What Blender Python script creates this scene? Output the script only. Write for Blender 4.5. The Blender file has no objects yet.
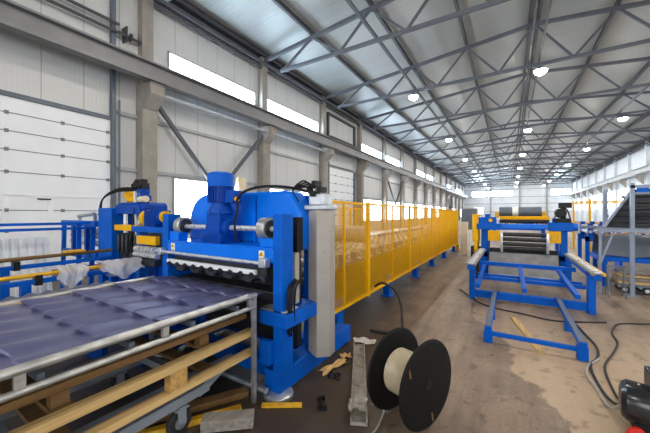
import bpy, math, random
from mathutils import Vector as V, Matrix
random.seed(7)
PI = math.pi
S = bpy.context.scene
COL = S.collection

# ------------------------------------------------------------------ camera, world, exposure
YAW = math.atan(185 / 300)
cam = bpy.data.cameras.new('camera')
co = bpy.data.objects.new('camera', cam); COL.objects.link(co)
co.location = (0, 0, 1.6); co.rotation_euler = (PI / 2, 0, YAW)
cam.sensor_fit = 'HORIZONTAL'; cam.sensor_width = 36; cam.lens = 36 * 300 / 650
cam.shift_y = -2.5 / 650; cam.clip_start = 0.05; cam.clip_end = 300
S.camera = co
W = bpy.data.worlds.new('world'); S.world = W; W.use_nodes = True
W.node_tree.nodes['Background'].inputs[0].default_value = (0.75, 0.85, 1, 1)
W.node_tree.nodes['Background'].inputs[1].default_value = 1.0
S.view_settings.view_transform = 'Standard'
try: S.view_settings.look = 'None'
except Exception: pass
S.view_settings.gamma = 1
S.view_settings.use_curve_mapping = False
S.view_settings.exposure = 0.3
LAMP_E, CLERE_E, LOW_E, RIGHT_E = 228.0, 30.0, 18.0, 3.5
S.cycles.use_denoising = True
S.cycles.max_bounces = 10
S.cycles.diffuse_bounces = 6
S.cycles.sample_clamp_indirect = 6.0
S.cycles.caustics_reflective = False
S.cycles.caustics_refractive = False

# ------------------------------------------------------------------ materials
def srgb(r, g, b):
    f = lambda c: (c / 255 / 12.92) if c / 255 <= .04045 else ((c / 255 + .055) / 1.055) ** 2.4
    return (f(r), f(g), f(b), 1)

def mat(name, c, rough=.5, metal=0., var=.12, scale=6., bump=0., bscale=60., spec=None, rvar=.0, coat=0., dirt=None):
    m = bpy.data.materials.new(name); m.use_nodes = True
    t = m.node_tree; n = t.nodes; b = n['Principled BSDF']
    b.inputs['Roughness'].default_value = rough; b.inputs['Metallic'].default_value = metal
    if spec is not None: b.inputs['Specular IOR Level'].default_value = spec
    b.inputs['Coat Weight'].default_value = coat
    g = n.new('ShaderNodeNewGeometry')
    z = n.new('ShaderNodeTexNoise'); z.inputs['Scale'].default_value = scale; z.inputs['Detail'].default_value = 5
    t.links.new(g.outputs['Position'], z.inputs['Vector'])
    r = n.new('ShaderNodeValToRGB')
    lo = [c[i] * (1 - var) for i in range(3)] + [1]; hi = [min(1, c[i] * (1 + var)) for i in range(3)] + [1]
    r.color_ramp.elements[0].position = .3; r.color_ramp.elements[0].color = lo
    r.color_ramp.elements[1].position = .7; r.color_ramp.elements[1].color = hi
    t.links.new(z.outputs['Fac'], r.inputs['Fac'])
    out = r.outputs['Color']
    if dirt:
        z2 = n.new('ShaderNodeTexNoise'); z2.inputs['Scale'].default_value = dirt[1]; z2.inputs['Detail'].default_value = 8
        z2.inputs['Roughness'].default_value = .7
        t.links.new(g.outputs['Position'], z2.inputs['Vector'])
        r2 = n.new('ShaderNodeValToRGB'); r2.color_ramp.elements[0].position = dirt[2]; r2.color_ramp.elements[1].position = dirt[2] + .15
        t.links.new(z2.outputs['Fac'], r2.inputs['Fac'])
        mx = n.new('ShaderNodeMix'); mx.data_type = 'RGBA'
        t.links.new(r2.outputs['Color'], mx.inputs['Factor']); t.links.new(out, mx.inputs['A']); mx.inputs['B'].default_value = dirt[0]
        out = mx.outputs['Result']
    t.links.new(out, b.inputs['Base Color'])
    if rvar:
        mr = n.new('ShaderNodeMapRange'); mr.inputs['To Min'].default_value = max(.02, rough - rvar); mr.inputs['To Max'].default_value = min(1, rough + rvar)
        t.links.new(z.outputs['Fac'], mr.inputs['Value']); t.links.new(mr.outputs['Result'], b.inputs['Roughness'])
    if bump:
        zb = n.new('ShaderNodeTexNoise'); zb.inputs['Scale'].default_value = bscale; zb.inputs['Detail'].default_value = 4
        t.links.new(g.outputs['Position'], zb.inputs['Vector'])
        bp = n.new('ShaderNodeBump'); bp.inputs['Strength'].default_value = bump; bp.inputs['Distance'].default_value = .01
        t.links.new(zb.outputs['Fac'], bp.inputs['Height']); t.links.new(bp.outputs['Normal'], b.inputs['Normal'])
    return m

def emit(name, c, e):
    m = bpy.data.materials.new(name); m.use_nodes = True
    t = m.node_tree; t.nodes.clear()
    o = t.nodes.new('ShaderNodeOutputMaterial'); s = t.nodes.new('ShaderNodeEmission')
    s.inputs[0].default_value = c; s.inputs[1].default_value = e
    t.links.new(s.outputs[0], o.inputs[0]); return m

def math_node(t, op, a, b=None):
    q = t.nodes.new('ShaderNodeMath'); q.operation = op
    for i, x in enumerate((a, b)):
        if x is None: continue
        if isinstance(x, (int, float)): q.inputs[i].default_value = x
        else: t.links.new(x, q.inputs[i])
    return q.outputs[0]

def panel_mat(name, c, axis, pitch, rib, seam_dark=.55, rough=.4, metal=0., hpitch=0):
    """wall or roof sheeting: seams every pitch metres, fine ribs every rib metres along the axis"""
    m = mat(name, c, rough, metal, .05, .7, rvar=.08)
    t = m.node_tree; n = t.nodes; b = n['Principled BSDF']
    g = n.new('ShaderNodeNewGeometry'); sp = n.new('ShaderNodeSeparateXYZ'); t.links.new(g.outputs['Position'], sp.inputs[0])
    a = sp.outputs['XYZ'.index(axis)]
    fr = math_node(t, 'FRACT', math_node(t, 'DIVIDE', math_node(t, 'ADD', a, 200.0), pitch))
    seam = math_node(t, 'LESS_THAN', fr, .022 / pitch)
    if hpitch:
        fz = math_node(t, 'FRACT', math_node(t, 'DIVIDE', sp.outputs[2], hpitch))
        seam = math_node(t, 'MAXIMUM', seam, math_node(t, 'LESS_THAN', fz, .03 / hpitch))
    old = b.inputs['Base Color'].links[0].from_socket
    mx = n.new('ShaderNodeMix'); mx.data_type = 'RGBA'
    t.links.new(seam, mx.inputs['Factor']); t.links.new(old, mx.inputs['A'])
    mx.inputs['B'].default_value = (c[0] * seam_dark, c[1] * seam_dark, c[2] * seam_dark, 1)
    t.links.new(mx.outputs['Result'], b.inputs['Base Color'])
    w = math_node(t, 'SINE', math_node(t, 'MULTIPLY', a, 2 * PI / rib))
    bp = n.new('ShaderNodeBump'); bp.inputs['Strength'].default_value = .18; bp.inputs['Distance'].default_value = .008
    t.links.new(w, bp.inputs['Height']); t.links.new(bp.outputs['Normal'], b.inputs['Normal'])
    return m

def wood_mat(name, c, axis='Y', dark=.6):
    m = mat(name, c, .75, 0, .1, 3)
    t = m.node_tree; n = t.nodes; b = n['Principled BSDF']
    g = n.new('ShaderNodeNewGeometry'); mp = n.new('ShaderNodeMapping')
    mp.inputs['Scale'].default_value = (1.2, 40, 40) if axis == 'X' else (40, 1.2, 40)
    t.links.new(g.outputs['Position'], mp.inputs['Vector'])
    z = n.new('ShaderNodeTexNoise'); z.inputs['Scale'].default_value = 1; z.inputs['Detail'].default_value = 6
    t.links.new(mp.outputs[0], z.inputs['Vector'])
    r = n.new('ShaderNodeValToRGB'); r.color_ramp.elements[0].position = .3; r.color_ramp.elements[1].position = .75
    r.color_ramp.elements[0].color = [x * dark for x in c[:3]] + [1]; r.color_ramp.elements[1].color = [min(1, x * 1.15) for x in c[:3]] + [1]
    t.links.new(z.outputs['Fac'], r.inputs['Fac']); t.links.new(r.outputs['Color'], b.inputs['Base Color'])
    return m

M = {}
BLUE = srgb(0, 88, 190)
M['blue'] = mat('blue_paint', BLUE, .5, 0, .14, 5, .05, 90, spec=.15, dirt=((.012, .03, .09, 1), 7, .66))
M['bluegloss'] = mat('blue_gloss_paint', srgb(0, 112, 228), .3, 0, .08, 3, spec=.3)
M['bluedark'] = mat('blue_motor_paint', srgb(0, 68, 165), .42, 0, .12, 9, spec=.2)
M['yellow'] = mat('yellow_paint', srgb(236, 176, 2), .5, 0, .06, 8, spec=.2)
M['yellowdirty'] = mat('yellow_worn_paint', srgb(222, 168, 34), .55, 0, .18, 14, dirt=((.08, .05, .02, 1), 18, .62))
M['steel'] = mat('bright_steel', (.66, .66, .67, 1), .3, .55, .12, 18, rvar=.1)
M['galv'] = mat('galvanised_steel', (.55, .57, .6, 1), .42, .85, .18, 10, rvar=.1)
M['railsteel'] = mat('worn_steel_tube', (.5, .49, .47, 1), .4, .75, .25, 12, rvar=.12)
M['darksteel'] = mat('dark_oiled_steel', (.032, .033, .037, 1), .45, .4, .3, 14, rvar=.12)
M['black'] = mat('black_plastic', (.006, .006, .007, 1), .5, 0, .2, 10, spec=.3)
M['drum'] = mat('matt_black_drum', (.006, .006, .006, 1), .6, 0, .2, 10, spec=.2)
M['rubber'] = mat('black_rubber', (.02, .02, .021, 1), .65, 0, .2, 14)
M['blackpaint'] = mat('black_machine_paint', (.014, .015, .018, 1), .2, 0, .2, 8)
M['greypaint'] = mat('grey_panel_paint', srgb(166, 160, 152), .5, 0, .08, 5, dirt=((.22, .2, .17, 1), 9, .62))
M['greydark'] = mat('slate_grey_paint', srgb(92, 100, 112), .5, 0, .12, 6)
M['white'] = mat('white_plastic', srgb(225, 228, 230), .45, 0, .05, 8)
M['concrete'] = mat('cast_concrete', srgb(148, 142, 134), .85, 0, .14, 2.2, .25, 30)
M['beam'] = mat('grey_beam_paint', srgb(124, 124, 126), .5, .1, .1, 2)
M['beamlight'] = mat('light_grey_steel', srgb(158, 160, 163), .5, .1, .1, 2)
M['truss'] = mat('truss_paint', srgb(88, 91, 98), .8, 0, .1, 2)
M['trussdark'] = mat('purlin_paint', srgb(72, 72, 76), .55, .1, .1, 2)
M['wallL'] = panel_mat('cream_wall_panel', srgb(196, 197, 197), 'Y', 1.0, .11)
M['wallR'] = panel_mat('pale_wall_panel', srgb(222, 226, 230), 'Y', 1.2, .15)
M['wallF'] = panel_mat('far_wall_panel', srgb(218, 222, 228), 'X', 6.0, .3, hpitch=1.1)
M['roof'] = panel_mat('roof_sheeting', srgb(156, 158, 156), 'Y', 1.0, .25, .8, .42, .1)
M['door'] = mat('white_door_panel', srgb(232, 234, 238), .45, 0, .03, 2)
M['seam'] = mat('door_joint_grey', srgb(120, 122, 126), .6)
M['cream'] = mat('cream_paint', srgb(226, 208, 176), .5, 0, .05, 4)
M['tile'] = mat('slate_blue_coated_sheet', srgb(92, 93, 128), .36, .15, .08, 5, rvar=.08)
M['tiledark'] = mat('dark_coated_sheet', srgb(52, 54, 66), .35, .2, .1, 5)
M['anthra'] = mat('anthracite_sheet', srgb(40, 42, 48), .45, .2, .12, 5)
M['midsteel'] = mat('rolled_steel_sheet', (.22, .22, .225, 1), .4, .4, .2, 5)
M['trolley'] = mat('light_trolley_paint', srgb(136, 142, 150), .5, 0, .12, 6)
M['rack'] = mat('blue_grey_rack_paint', srgb(132, 142, 160), .5, .1, .12, 6)
M['corr'] = mat('white_coated_sheet', srgb(234, 236, 236), .5, 0, .06, 4)
M['greysheet'] = mat('grey_blue_sheet', srgb(96, 102, 124), .4, .2, .12, 7)
M['wood'] = wood_mat('fresh_pine', srgb(214, 178, 118))
M['woodX'] = wood_mat('fresh_pine_block', srgb(204, 160, 92), 'X')
M['woodbrown'] = wood_mat('old_brown_timber', srgb(128, 94, 52))
M['woodgrey'] = wood_mat('weathered_grey_timber', srgb(150, 142, 132))
M['coil'] = mat('clear_strapping_coil', srgb(180, 166, 140), .3, 0, .1, 20)
M['red'] = mat('red_plastic', srgb(205, 28, 20), .4)
M['card'] = mat('torn_cardboard', srgb(196, 160, 104), .85, 0, .25, 14)
M['paper'] = mat('dirty_paper', srgb(206, 200, 190), .8, 0, .2, 18)
M['hose'] = mat('grey_cable_sheath', srgb(168, 164, 158), .5)
M['plank'] = mat('dirty_zinc_channel', srgb(160, 154, 144), .6, .3, .2, 14, .4, 40, dirt=((.12, .1, .08, 1), 9, .52))
M['labelpaper'] = mat('sticker_white', srgb(235, 235, 225), .5)
def film():
    m = mat('cloudy_plastic_film', srgb(232, 234, 238), .25, 0, .05, 20)
    b = m.node_tree.nodes['Principled BSDF']; b.inputs['Alpha'].default_value = .42; b.inputs['Transmission Weight'].default_value = .2
    return m
M['film'] = film()
M['lamp'] = emit('lamp_glow', (1, .93, .82, 1), LAMP_E)
M['clere'] = emit('daylight_clerestory', (.64, .83, 1, 1), CLERE_E)
M['lowwin'] = emit('daylight_window', (.82, .92, 1, 1), LOW_E)
M['rearfill'] = emit('added_rear_glow', (.93, .97, 1, 1), 5.0)  # added glow for the unseen wall behind the camera
M['rightwin'] = emit('daylight_right_panel', (.9, .96, 1, 1), RIGHT_E)

def floor_mat():
    m = mat('worn_concrete_floor', srgb(126, 108, 93), .45, 0, .22, .9)
    t = m.node_tree; n = t.nodes; b = n['Principled BSDF']
    g = n.new('ShaderNodeNewGeometry')
    def noise(sc, det=8, rg=.6):
        z = n.new('ShaderNodeTexNoise'); z.inputs['Scale'].default_value = sc; z.inputs['Detail'].default_value = det; z.inputs['Roughness'].default_value = rg
        t.links.new(g.outputs['Position'], z.inputs['Vector']); return z.outputs['Fac']
    def ramp(f, a, b_):
        r = n.new('ShaderNodeMapRange'); r.inputs['From Min'].default_value = a; r.inputs['From Max'].default_value = b_
        t.links.new(f, r.inputs['Value']); return r.outputs['Result']
    def mix(fac, A, B):
        x = n.new('ShaderNodeMix'); x.data_type = 'RGBA'; t.links.new(fac, x.inputs['Factor'])
        for k, q in (('A', A), ('B', B)):
            if isinstance(q, tuple): x.inputs[k].default_value = q
            else: t.links.new(q, x.inputs[k])
        return x.outputs['Result']
    sp = n.new('ShaderNodeSeparateXYZ'); t.links.new(g.outputs['Position'], sp.inputs[0])
    X, Y = sp.outputs[0], sp.outputs[1]
    n1, n2, n3 = noise(1.3), noise(7), noise(40, 4)
    base = mix(ramp(n1, .32, .68), srgb(108, 88, 72), srgb(154, 132, 112))
    base = mix(math_node(t, 'MULTIPLY', ramp(n3, .5, .7), .45), base, srgb(80, 66, 52))
    mp = n.new('ShaderNodeMapping'); mp.inputs['Scale'].default_value = (2.6, .22, 1); mp.inputs['Rotation'].default_value = (0, 0, .12)
    t.links.new(g.outputs['Position'], mp.inputs['Vector'])
    zs = n.new('ShaderNodeTexNoise'); zs.inputs['Scale'].default_value = 1.6; zs.inputs['Detail'].default_value = 7; zs.inputs['Roughness'].default_value = .65
    t.links.new(mp.outputs[0], zs.inputs['Vector'])
    base = mix(math_node(t, 'MULTIPLY', ramp(zs.outputs['Fac'], .5, .66), .6), base, srgb(72, 59, 47))
    base = mix(math_node(t, 'MULTIPLY', ramp(zs.outputs['Fac'], .46, .34), .35), base, srgb(172, 156, 134))
    # paler floor on the right: starts right of a ragged edge
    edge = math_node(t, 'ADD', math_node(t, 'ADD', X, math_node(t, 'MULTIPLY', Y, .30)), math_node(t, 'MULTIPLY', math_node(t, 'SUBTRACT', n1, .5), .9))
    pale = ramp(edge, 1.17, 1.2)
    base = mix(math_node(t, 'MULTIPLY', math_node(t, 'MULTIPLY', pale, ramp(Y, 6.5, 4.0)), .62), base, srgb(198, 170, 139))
    # oily grime along the left hand line
    gx = math_node(t, 'ADD', math_node(t, 'MULTIPLY', X, -1), math_node(t, 'MULTIPLY', math_node(t, 'SUBTRACT', n1, .5), 2.2))
    gy = math_node(t, 'MULTIPLY', math_node(t, 'SUBTRACT', Y, 4.0), -.22)
    grime = ramp(math_node(t, 'ADD', gx, math_node(t, 'MINIMUM', gy, 0.35)), .75, 1.5)
    base = mix(math_node(t, 'MULTIPLY', grime, .85), base, srgb(46, 36, 28))
    st = math_node(t, 'MULTIPLY', ramp(n2, .56, .66), .55)
    base = mix(st, base, srgb(62, 52, 44))
    t.links.new(base, b.inputs['Base Color'])
    r = n.new('ShaderNodeMapRange'); r.inputs['To Min'].default_value = .34; r.inputs['To Max'].default_value = .7
    t.links.new(n1, r.inputs['Value']); t.links.new(r.outputs['Result'], b.inputs['Roughness'])
    bp = n.new('ShaderNodeBump'); bp.inputs['Strength'].default_value = .12; bp.inputs['Distance'].default_value = .01
    t.links.new(n2, bp.inputs['Height']); t.links.new(bp.outputs['Normal'], b.inputs['Normal'])
    return m
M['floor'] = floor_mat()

# ------------------------------------------------------------------ mesh builder
class MB:
    def __init__(s): s.v = []; s.f = []
    def add(s, vs, fs):
        o = len(s.v); s.v += [tuple(x) for x in vs]; s.f += [tuple(i + o for i in f) for f in fs]; return s
    def bx(s, x0, x1, y0, y1, z0, z1):
        return s.add([(x, y, z) for z in (z0, z1) for y in (y0, y1) for x in (x0, x1)],
                     [(0, 2, 3, 1), (4, 5, 7, 6), (0, 1, 5, 4), (2, 6, 7, 3), (0, 4, 6, 2), (1, 3, 7, 5)])
    def bar(s, p, q, w, h=None, up=(0, 0, 1)):
        p, q = V(p), V(q); h = h or w; d = (q - p).normalized(); u = V(up)
        if abs(d.dot(u)) > .98: u = V((0, 1, 0))
        a = d.cross(u).normalized(); b = a.cross(d).normalized(); a *= w / 2; b *= h / 2
        vs = [p - a - b, p + a - b, p + a + b, p - a + b, q - a - b, q + a - b, q + a + b, q - a + b]
        return s.add(vs, [(0, 1, 2, 3)[::-1], (4, 5, 6, 7), (0, 1, 5, 4), (1, 2, 6, 5), (2, 3, 7, 6), (3, 0, 4, 7)])
    def tube(s, p, q, r, n=12, r2=None):
        p, q = V(p), V(q); return s.lathe([(0, r), ((q - p).length, r if r2 is None else r2)], p, q - p, n)
    def lathe(s, prof, origin, axis, n=20, caps=True):
        ax = V(axis).normalized(); u = V((0, 0, 1)) if abs(ax.z) < .9 else V((1, 0, 0))
        a = ax.cross(u).normalized(); b = ax.cross(a); o = V(origin); vs = []; fs = []
        for t, r in prof:
            for i in range(n):
                g = 2 * PI * i / n; vs.append(o + ax * t + (a * math.cos(g) + b * math.sin(g)) * r)
        for k in range(len(prof) - 1):
            for i in range(n):
                j = (i + 1) % n; fs.append((k * n + i, k * n + j, (k + 1) * n + j, (k + 1) * n + i))
        if caps: fs.append(tuple(range(n))[::-1]); fs.append(tuple((len(prof) - 1) * n + i for i in range(n)))
        return s.add(vs, fs)
    def path(s, pts, r, n=8, sub=6):
        P = [V(p) for p in pts]; Q = []
        for i in range(len(P) - 1):
            p0 = P[max(i - 1, 0)]; p1 = P[i]; p2 = P[i + 1]; p3 = P[min(i + 2, len(P) - 1)]
            for k in range(sub):
                t = k / sub
                Q.append(.5 * ((2 * p1) + (p2 - p0) * t + (2 * p0 - 5 * p1 + 4 * p2 - p3) * t * t + (3 * p1 - p0 - 3 * p2 + p3) * t ** 3))
        Q.append(P[-1]); vs = []; fs = []; up = None
        for i, q in enumerate(Q):
            d = (Q[min(i + 1, len(Q) - 1)] - Q[max(i - 1, 0)]).normalized()
            if up is None: up = V((0, 0, 1)) if abs(d.z) < .9 else V((1, 0, 0))
            a = d.cross(up)
            a = a.normalized() if a.length > 1e-4 else V((1, 0, 0)); b = a.cross(d).normalized(); up = b
            for k in range(n):
                g = 2 * PI * k / n; vs.append(q + (a * math.cos(g) + b * math.sin(g)) * r)
        for i in range(len(Q) - 1):
            for k in range(n):
                j = (k + 1) % n; fs.append((i * n + k, i * n + j, (i + 1) * n + j, (i + 1) * n + k))
        fs.append(tuple(range(n))[::-1]); fs.append(tuple((len(Q) - 1) * n + k for k in range(n)))
        return s.add(vs, fs)
    def prism(s, poly, axis, a0, a1):
        """poly: 2D points in the plane across the axis (X: yz, Y: xz, Z: xy)"""
        def P(p, a): return (a, p[0], p[1]) if axis == 'X' else (p[0], a, p[1]) if axis == 'Y' else (p[0], p[1], a)
        n = len(poly); vs = [P(p, a0) for p in poly] + [P(p, a1) for p in poly]
        return s.add(vs, [tuple(range(n)), tuple(range(n, 2 * n))[::-1]] + [(i, i + n, (i + 1) % n + n, (i + 1) % n) for i in range(n)])
    def sheet(s, fn, nu, nv, th=0.):
        """a sheet with thickness th below fn(u, v)"""
        top = [V(fn(i / nu, j / nv)) for i in range(nu + 1) for j in range(nv + 1)]
        w = nv + 1; fs = [(i * w + j, (i + 1) * w + j, (i + 1) * w + j + 1, i * w + j + 1) for i in range(nu) for j in range(nv)]
        if not th: return s.add(top, fs)
        th = V(th) if not isinstance(th, (int, float)) else V((0, 0, -th))
        N = len(top); vs = top + [p + th for p in top]
        fs2 = fs + [tuple(i + N for i in f)[::-1] for f in fs]
        edge = [(i * w, (i + 1) * w) for i in range(nu)] + [((i + 1) * w + nv, i * w + nv) for i in range(nu)]
        edge += [(j + 1, j) for j in range(nv)] + [(nu * w + j, nu * w + j + 1) for j in range(nv)]
        fs2 += [(b_, a, a + N, b_ + N) for a, b_ in edge]
        return s.add(vs, fs2)

def obj(name, mb, m, parent=None, bevel=0., angle=35, label=None, recalc=True):
    me = bpy.data.meshes.new(name); me.from_pydata(mb.v, [], mb.f)
    if recalc:
        import bmesh
        b = bmesh.new(); b.from_mesh(me); bmesh.ops.recalc_face_normals(b, faces=b.faces); b.to_mesh(me); b.free()
    me.materials.append(M[m] if isinstance(m, str) else m)
    me.shade_smooth(); me.set_sharp_from_angle(angle=math.radians(angle))
    o = bpy.data.objects.new(name, me); COL.objects.link(o)
    if parent is not None:
        o.parent = parent; o.matrix_parent_inverse = Matrix.Translation(-base_of(parent))
    if bevel:
        k = o.modifiers.new('bevel', 'BEVEL'); k.width = bevel; k.segments = 2; k.limit_method = 'ANGLE'
    if label: o['label'] = label
    return o
BASE = {}
def base_of(o): return BASE.get(o.name, V((0, 0, 0)))
def tag(o, label, cat, group=None):
    o['label'] = label; o['category'] = cat
    if group: o['group'] = group
    return o
def thing(name, label, cat, loc=(0, 0, 0), group=None):
    o = bpy.data.objects.new(name, None); COL.objects.link(o); o.location = loc; o.empty_display_size = .1
    BASE[o.name] = V(loc); return tag(o, label, cat, group)
def single(name, mb, m, label, cat, group=None, **k): return tag(obj(name, mb, m, **k), label, cat, group)
def struct(name, mb, m, parent=None, **k):
    o = obj(name, mb, m, parent, **k)
    if parent is None: o['kind'] = 'structure'
    return o
def dup(o, offset, label=None, parent=None):
    c = o.copy(); COL.objects.link(c)
    if parent is None: c.location = V(o.location) + V(offset)
    else:
        inv = o.matrix_parent_inverse.copy(); c.parent = parent; c.matrix_parent_inverse = inv
    for ch in list(o.children): dup(ch, offset, None, c)
    if label: c['label'] = label
    return c

# ------------------------------------------------------------------ the hall
XL, XR, Y0, Y1 = -11.3, 13.3, -12.2, 95.8
RIDGE = 1.0
COLY = [5.8 + 6 * k for k in range(-3, 15)]
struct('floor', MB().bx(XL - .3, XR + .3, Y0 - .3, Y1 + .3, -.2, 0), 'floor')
struct('wall_left', MB().bx(XL - .2, XL, Y0, Y1, 0, 10.1), 'wallL')
struct('wall_right', MB().bx(XR, XR + .2, Y0, Y1, 0, 10.1), 'wallR')
struct('wall_far', MB().prism([(XL - .2, 0), (XR + .2, 0), (XR + .2, 10.1), (RIDGE, 11.35), (XL - .2, 10.1)], 'Y', Y1, Y1 + .2), 'wallF')
struct('wall_near', MB().prism([(XL - .2, 0), (XR + .2, 0), (XR + .2, 10.1), (RIDGE, 11.35), (XL - .2, 10.1)], 'Y', Y0 - .2, Y0), 'wallF')
rl = MB()
rl.prism([(XL - .25, 10.02), (RIDGE, 11.25), (XR + .25, 10.02), (XR + .25, 10.22), (RIDGE, 11.45), (XL - .25, 10.22)], 'Y', Y0 - .2, Y1 + .2)
struct('ceiling', rl, 'roof', angle=2)
# purlins
for k, x in enumerate((-10.9, -8, -5, -2, .82, 1.18, 4, 7, 10, 12.9)):
    z = 10.0 - abs(x - RIDGE) * .1 + 1.2 - .0
    p = MB(); p.bx(x - .06, x + .06, Y0, Y1, z - .22, z - .19); p.bx(x - .06, x + .06, Y0, Y1, z - .03, z); p.bx(x - .012, x + .012, Y0, Y1, z - .19, z - .03)
    struct('purlin', p, 'trussdark')
# roof trusses
def truss():
    t = MB()
    zt = lambda x: 10.86 - .1 * abs(x - RIDGE)
    t.bar((-11.1, 0, zt(-11.1)), (RIDGE, 0, zt(RIDGE)), .16, .16); t.bar((RIDGE, 0, zt(RIDGE)), (13.1, 0, zt(13.1)), .16, .16)
    t.bar((-9.9, 0, 8.85), (11.9, 0, 8.85), .14, .14)
    tops = [RIDGE + 3 * k for k in range(-3, 4)]; bots = [RIDGE + 1.5 + 3 * k for k in range(-3, 3)]
    for x in tops:
        for y in bots:
            if abs(abs(x - y) - 1.5) < .01: t.bar((x, 0, zt(x)), (y, 0, 8.85), .09, .09)
    t.bar((-8, 0, zt(-8)), (-9.8, 0, 8.85), .09, .09); t.bar((10, 0, zt(10)), (11.8, 0, 8.85), .09, .09)
    return t
tr = struct('roof_truss', truss(), 'truss'); tr.location.y = COLY[0]
for y in COLY[1:]:
    c = tr.copy(); COL.objects.link(c); c.location.y = y
# longitudinal bottom chord ties and eaves beams
for x in (-4.75, 6.75):
    struct('roof_tie', MB().bar((x, Y0, 8.97), (x, Y1, 8.97), .11, .11), 'truss')
for x in (.8, 1.2):
    struct('roof_tie', MB().bar((x, Y0, 8.97), (x, Y1, 8.97), .07, .07), 'truss')
for s, x in ((1, XL), (-1, XR)):
    e = MB(); e.bx(x, x + s * .34, Y0, Y1, 9.52, 9.58); e.bx(x, x + s * .34, Y0, Y1, 9.84, 9.9); e.bx(x, x + s * .06, Y0, Y1, 9.58, 9.84)
    e.tube((x + s * .42, Y0, 9.4), (x + s * .42, Y1, 9.4), .05, 8); e.bx(x + s * .2, x + s * .3, Y0, Y1, 9.2, 9.28)
    struct('eaves_beam', e, 'truss')

# columns with haunches, both sides
def column(s, xf):
    """s=+1: left side, face xf towards the hall"""
    c = MB(); c.bx(min(xf, xf - s * .45), max(xf, xf - s * .45), -.26, .26, 0, 5.3)
    up = xf - s * .14
    c.bx(min(up, up - s * .32), max(up, up - s * .32), -.2, .2, 5.3, 9.85)
    if s < 0: return c
    pr = [(xf - s * .45, 5.28), (xf, 5.28), (xf + s * .5, 5.72), (xf + s * .5, 6.14), (xf - s * .45, 6.14)]
    c.prism(pr, 'Y', -.255, .255)
    return c
cl = struct('column', column(1, -10.85), 'concrete', bevel=.02); cl.location.y = COLY[0]
cr = struct('column', column(-1, 12.85), 'wallR', bevel=.02)
hb = MB().prism([(12.84, 5.0), (12.35, 5.6), (12.2, 5.75), (12.2, 6.14), (12.84, 6.14)], 'Y', -.255, .255); obj('haunch', hb, 'concrete', cr); cr.location.y = COLY[0]
for y in COLY[1:]:
    for o in (cl, cr):
        c = o.copy(); COL.objects.link(c); c.location.y = y
        for q in o.children: d = q.copy(); COL.objects.link(d); d.parent = c
# crane runway beams
def runway(xc):
    b = MB(); b.bx(xc - .2, xc + .2, Y0, Y1, 6.14, 6.18); b.bx(xc - .2, xc + .2, Y0, Y1, 6.68, 6.72); b.bx(xc - .02, xc + .02, Y0, Y1, 6.18, 6.68)
    b.bx(xc - .04, xc + .04, Y0, Y1, 6.72, 6.82)
    b.bx(xc + .21, xc + .24, Y0, Y1, 6.1, 6.2)
    return b
struct('crane_beam', runway(-10.42), 'beam'); struct('crane_beam', runway(12.42), 'beamlight')
# cladding girts and pipes on the left wall
def girt(x0, x1, y0, y1, z, h=.12, m='beamlight'):
    return struct('girt', MB().bx(x0, x1, y0, y1, z - h / 2, z + h / 2), m)
for z in (5.02, 3.14): girt(XL, XL + .1, 4.95, 18.6, z)
girt(XL, XL + .12, 18.0, Y1, 5.1); girt(XL, XL + .1, 23.8, Y1, 3.1)
struct('wall_pipe', MB().tube((-10.62, 6.1, 5.82), (-10.62, 17.5, 5.82), .07, 10), 'beamlight')
struct('wall_pipe', MB().tube((XL + .25, Y0, 7.62), (XL + .25, 5.6, 7.62), .05, 10), 'trussdark')
struct('wall_pipe', MB().tube((XL + .25, Y0, 7.9), (XL + .25, 4.9, 7.9), .05, 10), 'trussdark')
# bracing between the first two columns
for a, b in (((-10.95, 6.0, 5.7), (-10.95, 8.75, 2.6)), ((-10.95, 11.6, 5.7), (-10.95, 8.85, 2.6))):
    struct('wall_brace', MB().bar(a, b, .13, .13), 'truss')
for (y0, y1) in ((29.8, 35.8), (65.8, 71.8)):
    struct('wall_brace', MB().bar((-10.95, y0, 5.7), (-10.95, (y0 + y1) / 2, 2.6), .13, .13), 'truss')
    struct('wall_brace', MB().bar((-10.95, y1, 5.7), (-10.95, (y0 + y1) / 2, 2.6), .13, .13), 'truss')

# windows
WN = [0]
def window(axis, at, u0, u1, z0, z1, m, inward, bars=3):
    WN[0] += 1
    f = MB(); t = .06
    def B(ua, ub, za, zb, d0, d1, mb):
        p, q = sorted((at + inward * d0, at + inward * d1))
        if axis == 'X': mb.bx(p, q, ua, ub, za, zb)
        else: mb.bx(ua, ub, p, q, za, zb)
    B(u0, u1, z0 - t, z0, 0, .07, f); B(u0, u1, z1, z1 + t, 0, .07, f); B(u0 - t, u0, z0 - t, z1 + t, 0, .07, f); B(u1, u1 + t, z0 - t, z1 + t, 0, .07, f)
    for i in range(1, bars):
        u = u0 + (u1 - u0) * i / bars; B(u - .012, u + .012, z0, z1, .035, .05, f)
    o = struct('window_%d' % WN[0], f, 'beamlight')
    g = MB(); B(u0, u1, z0, z1, .005, .03, g); obj('pane', g, m, o)
    return o
bay = lambda k: 5.8 + 6 * (k - 1)
for k in (1, 2, 4, 5, 7, 8, 11, 13, 14, -1):
    y = bay(k); window('X', XL, y + (.95 if k == 1 else .45), y + 5.5, 7.12, 7.85, 'clere', 1, 3)
window('X', XL, 6.95, 9.95, .95, 2.98, 'lowwin', 1, 2)
window('X', XL, 12.4, 16.2, 1.0, 2.98, 'lowwin', 1, 3)
for k in (4, 5, 6, 7, 8, 9, 10, 12, 14): window('X', XL, bay(k) + .6, bay(k) + 5.4, 1.0, 2.9, 'lowwin', 1, 3)
for k in range(-1, 16): window('X', XR, bay(k) + .5, bay(k) + 5.5, 2.4, 5.0, 'rightwin', -1, 4)
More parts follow.
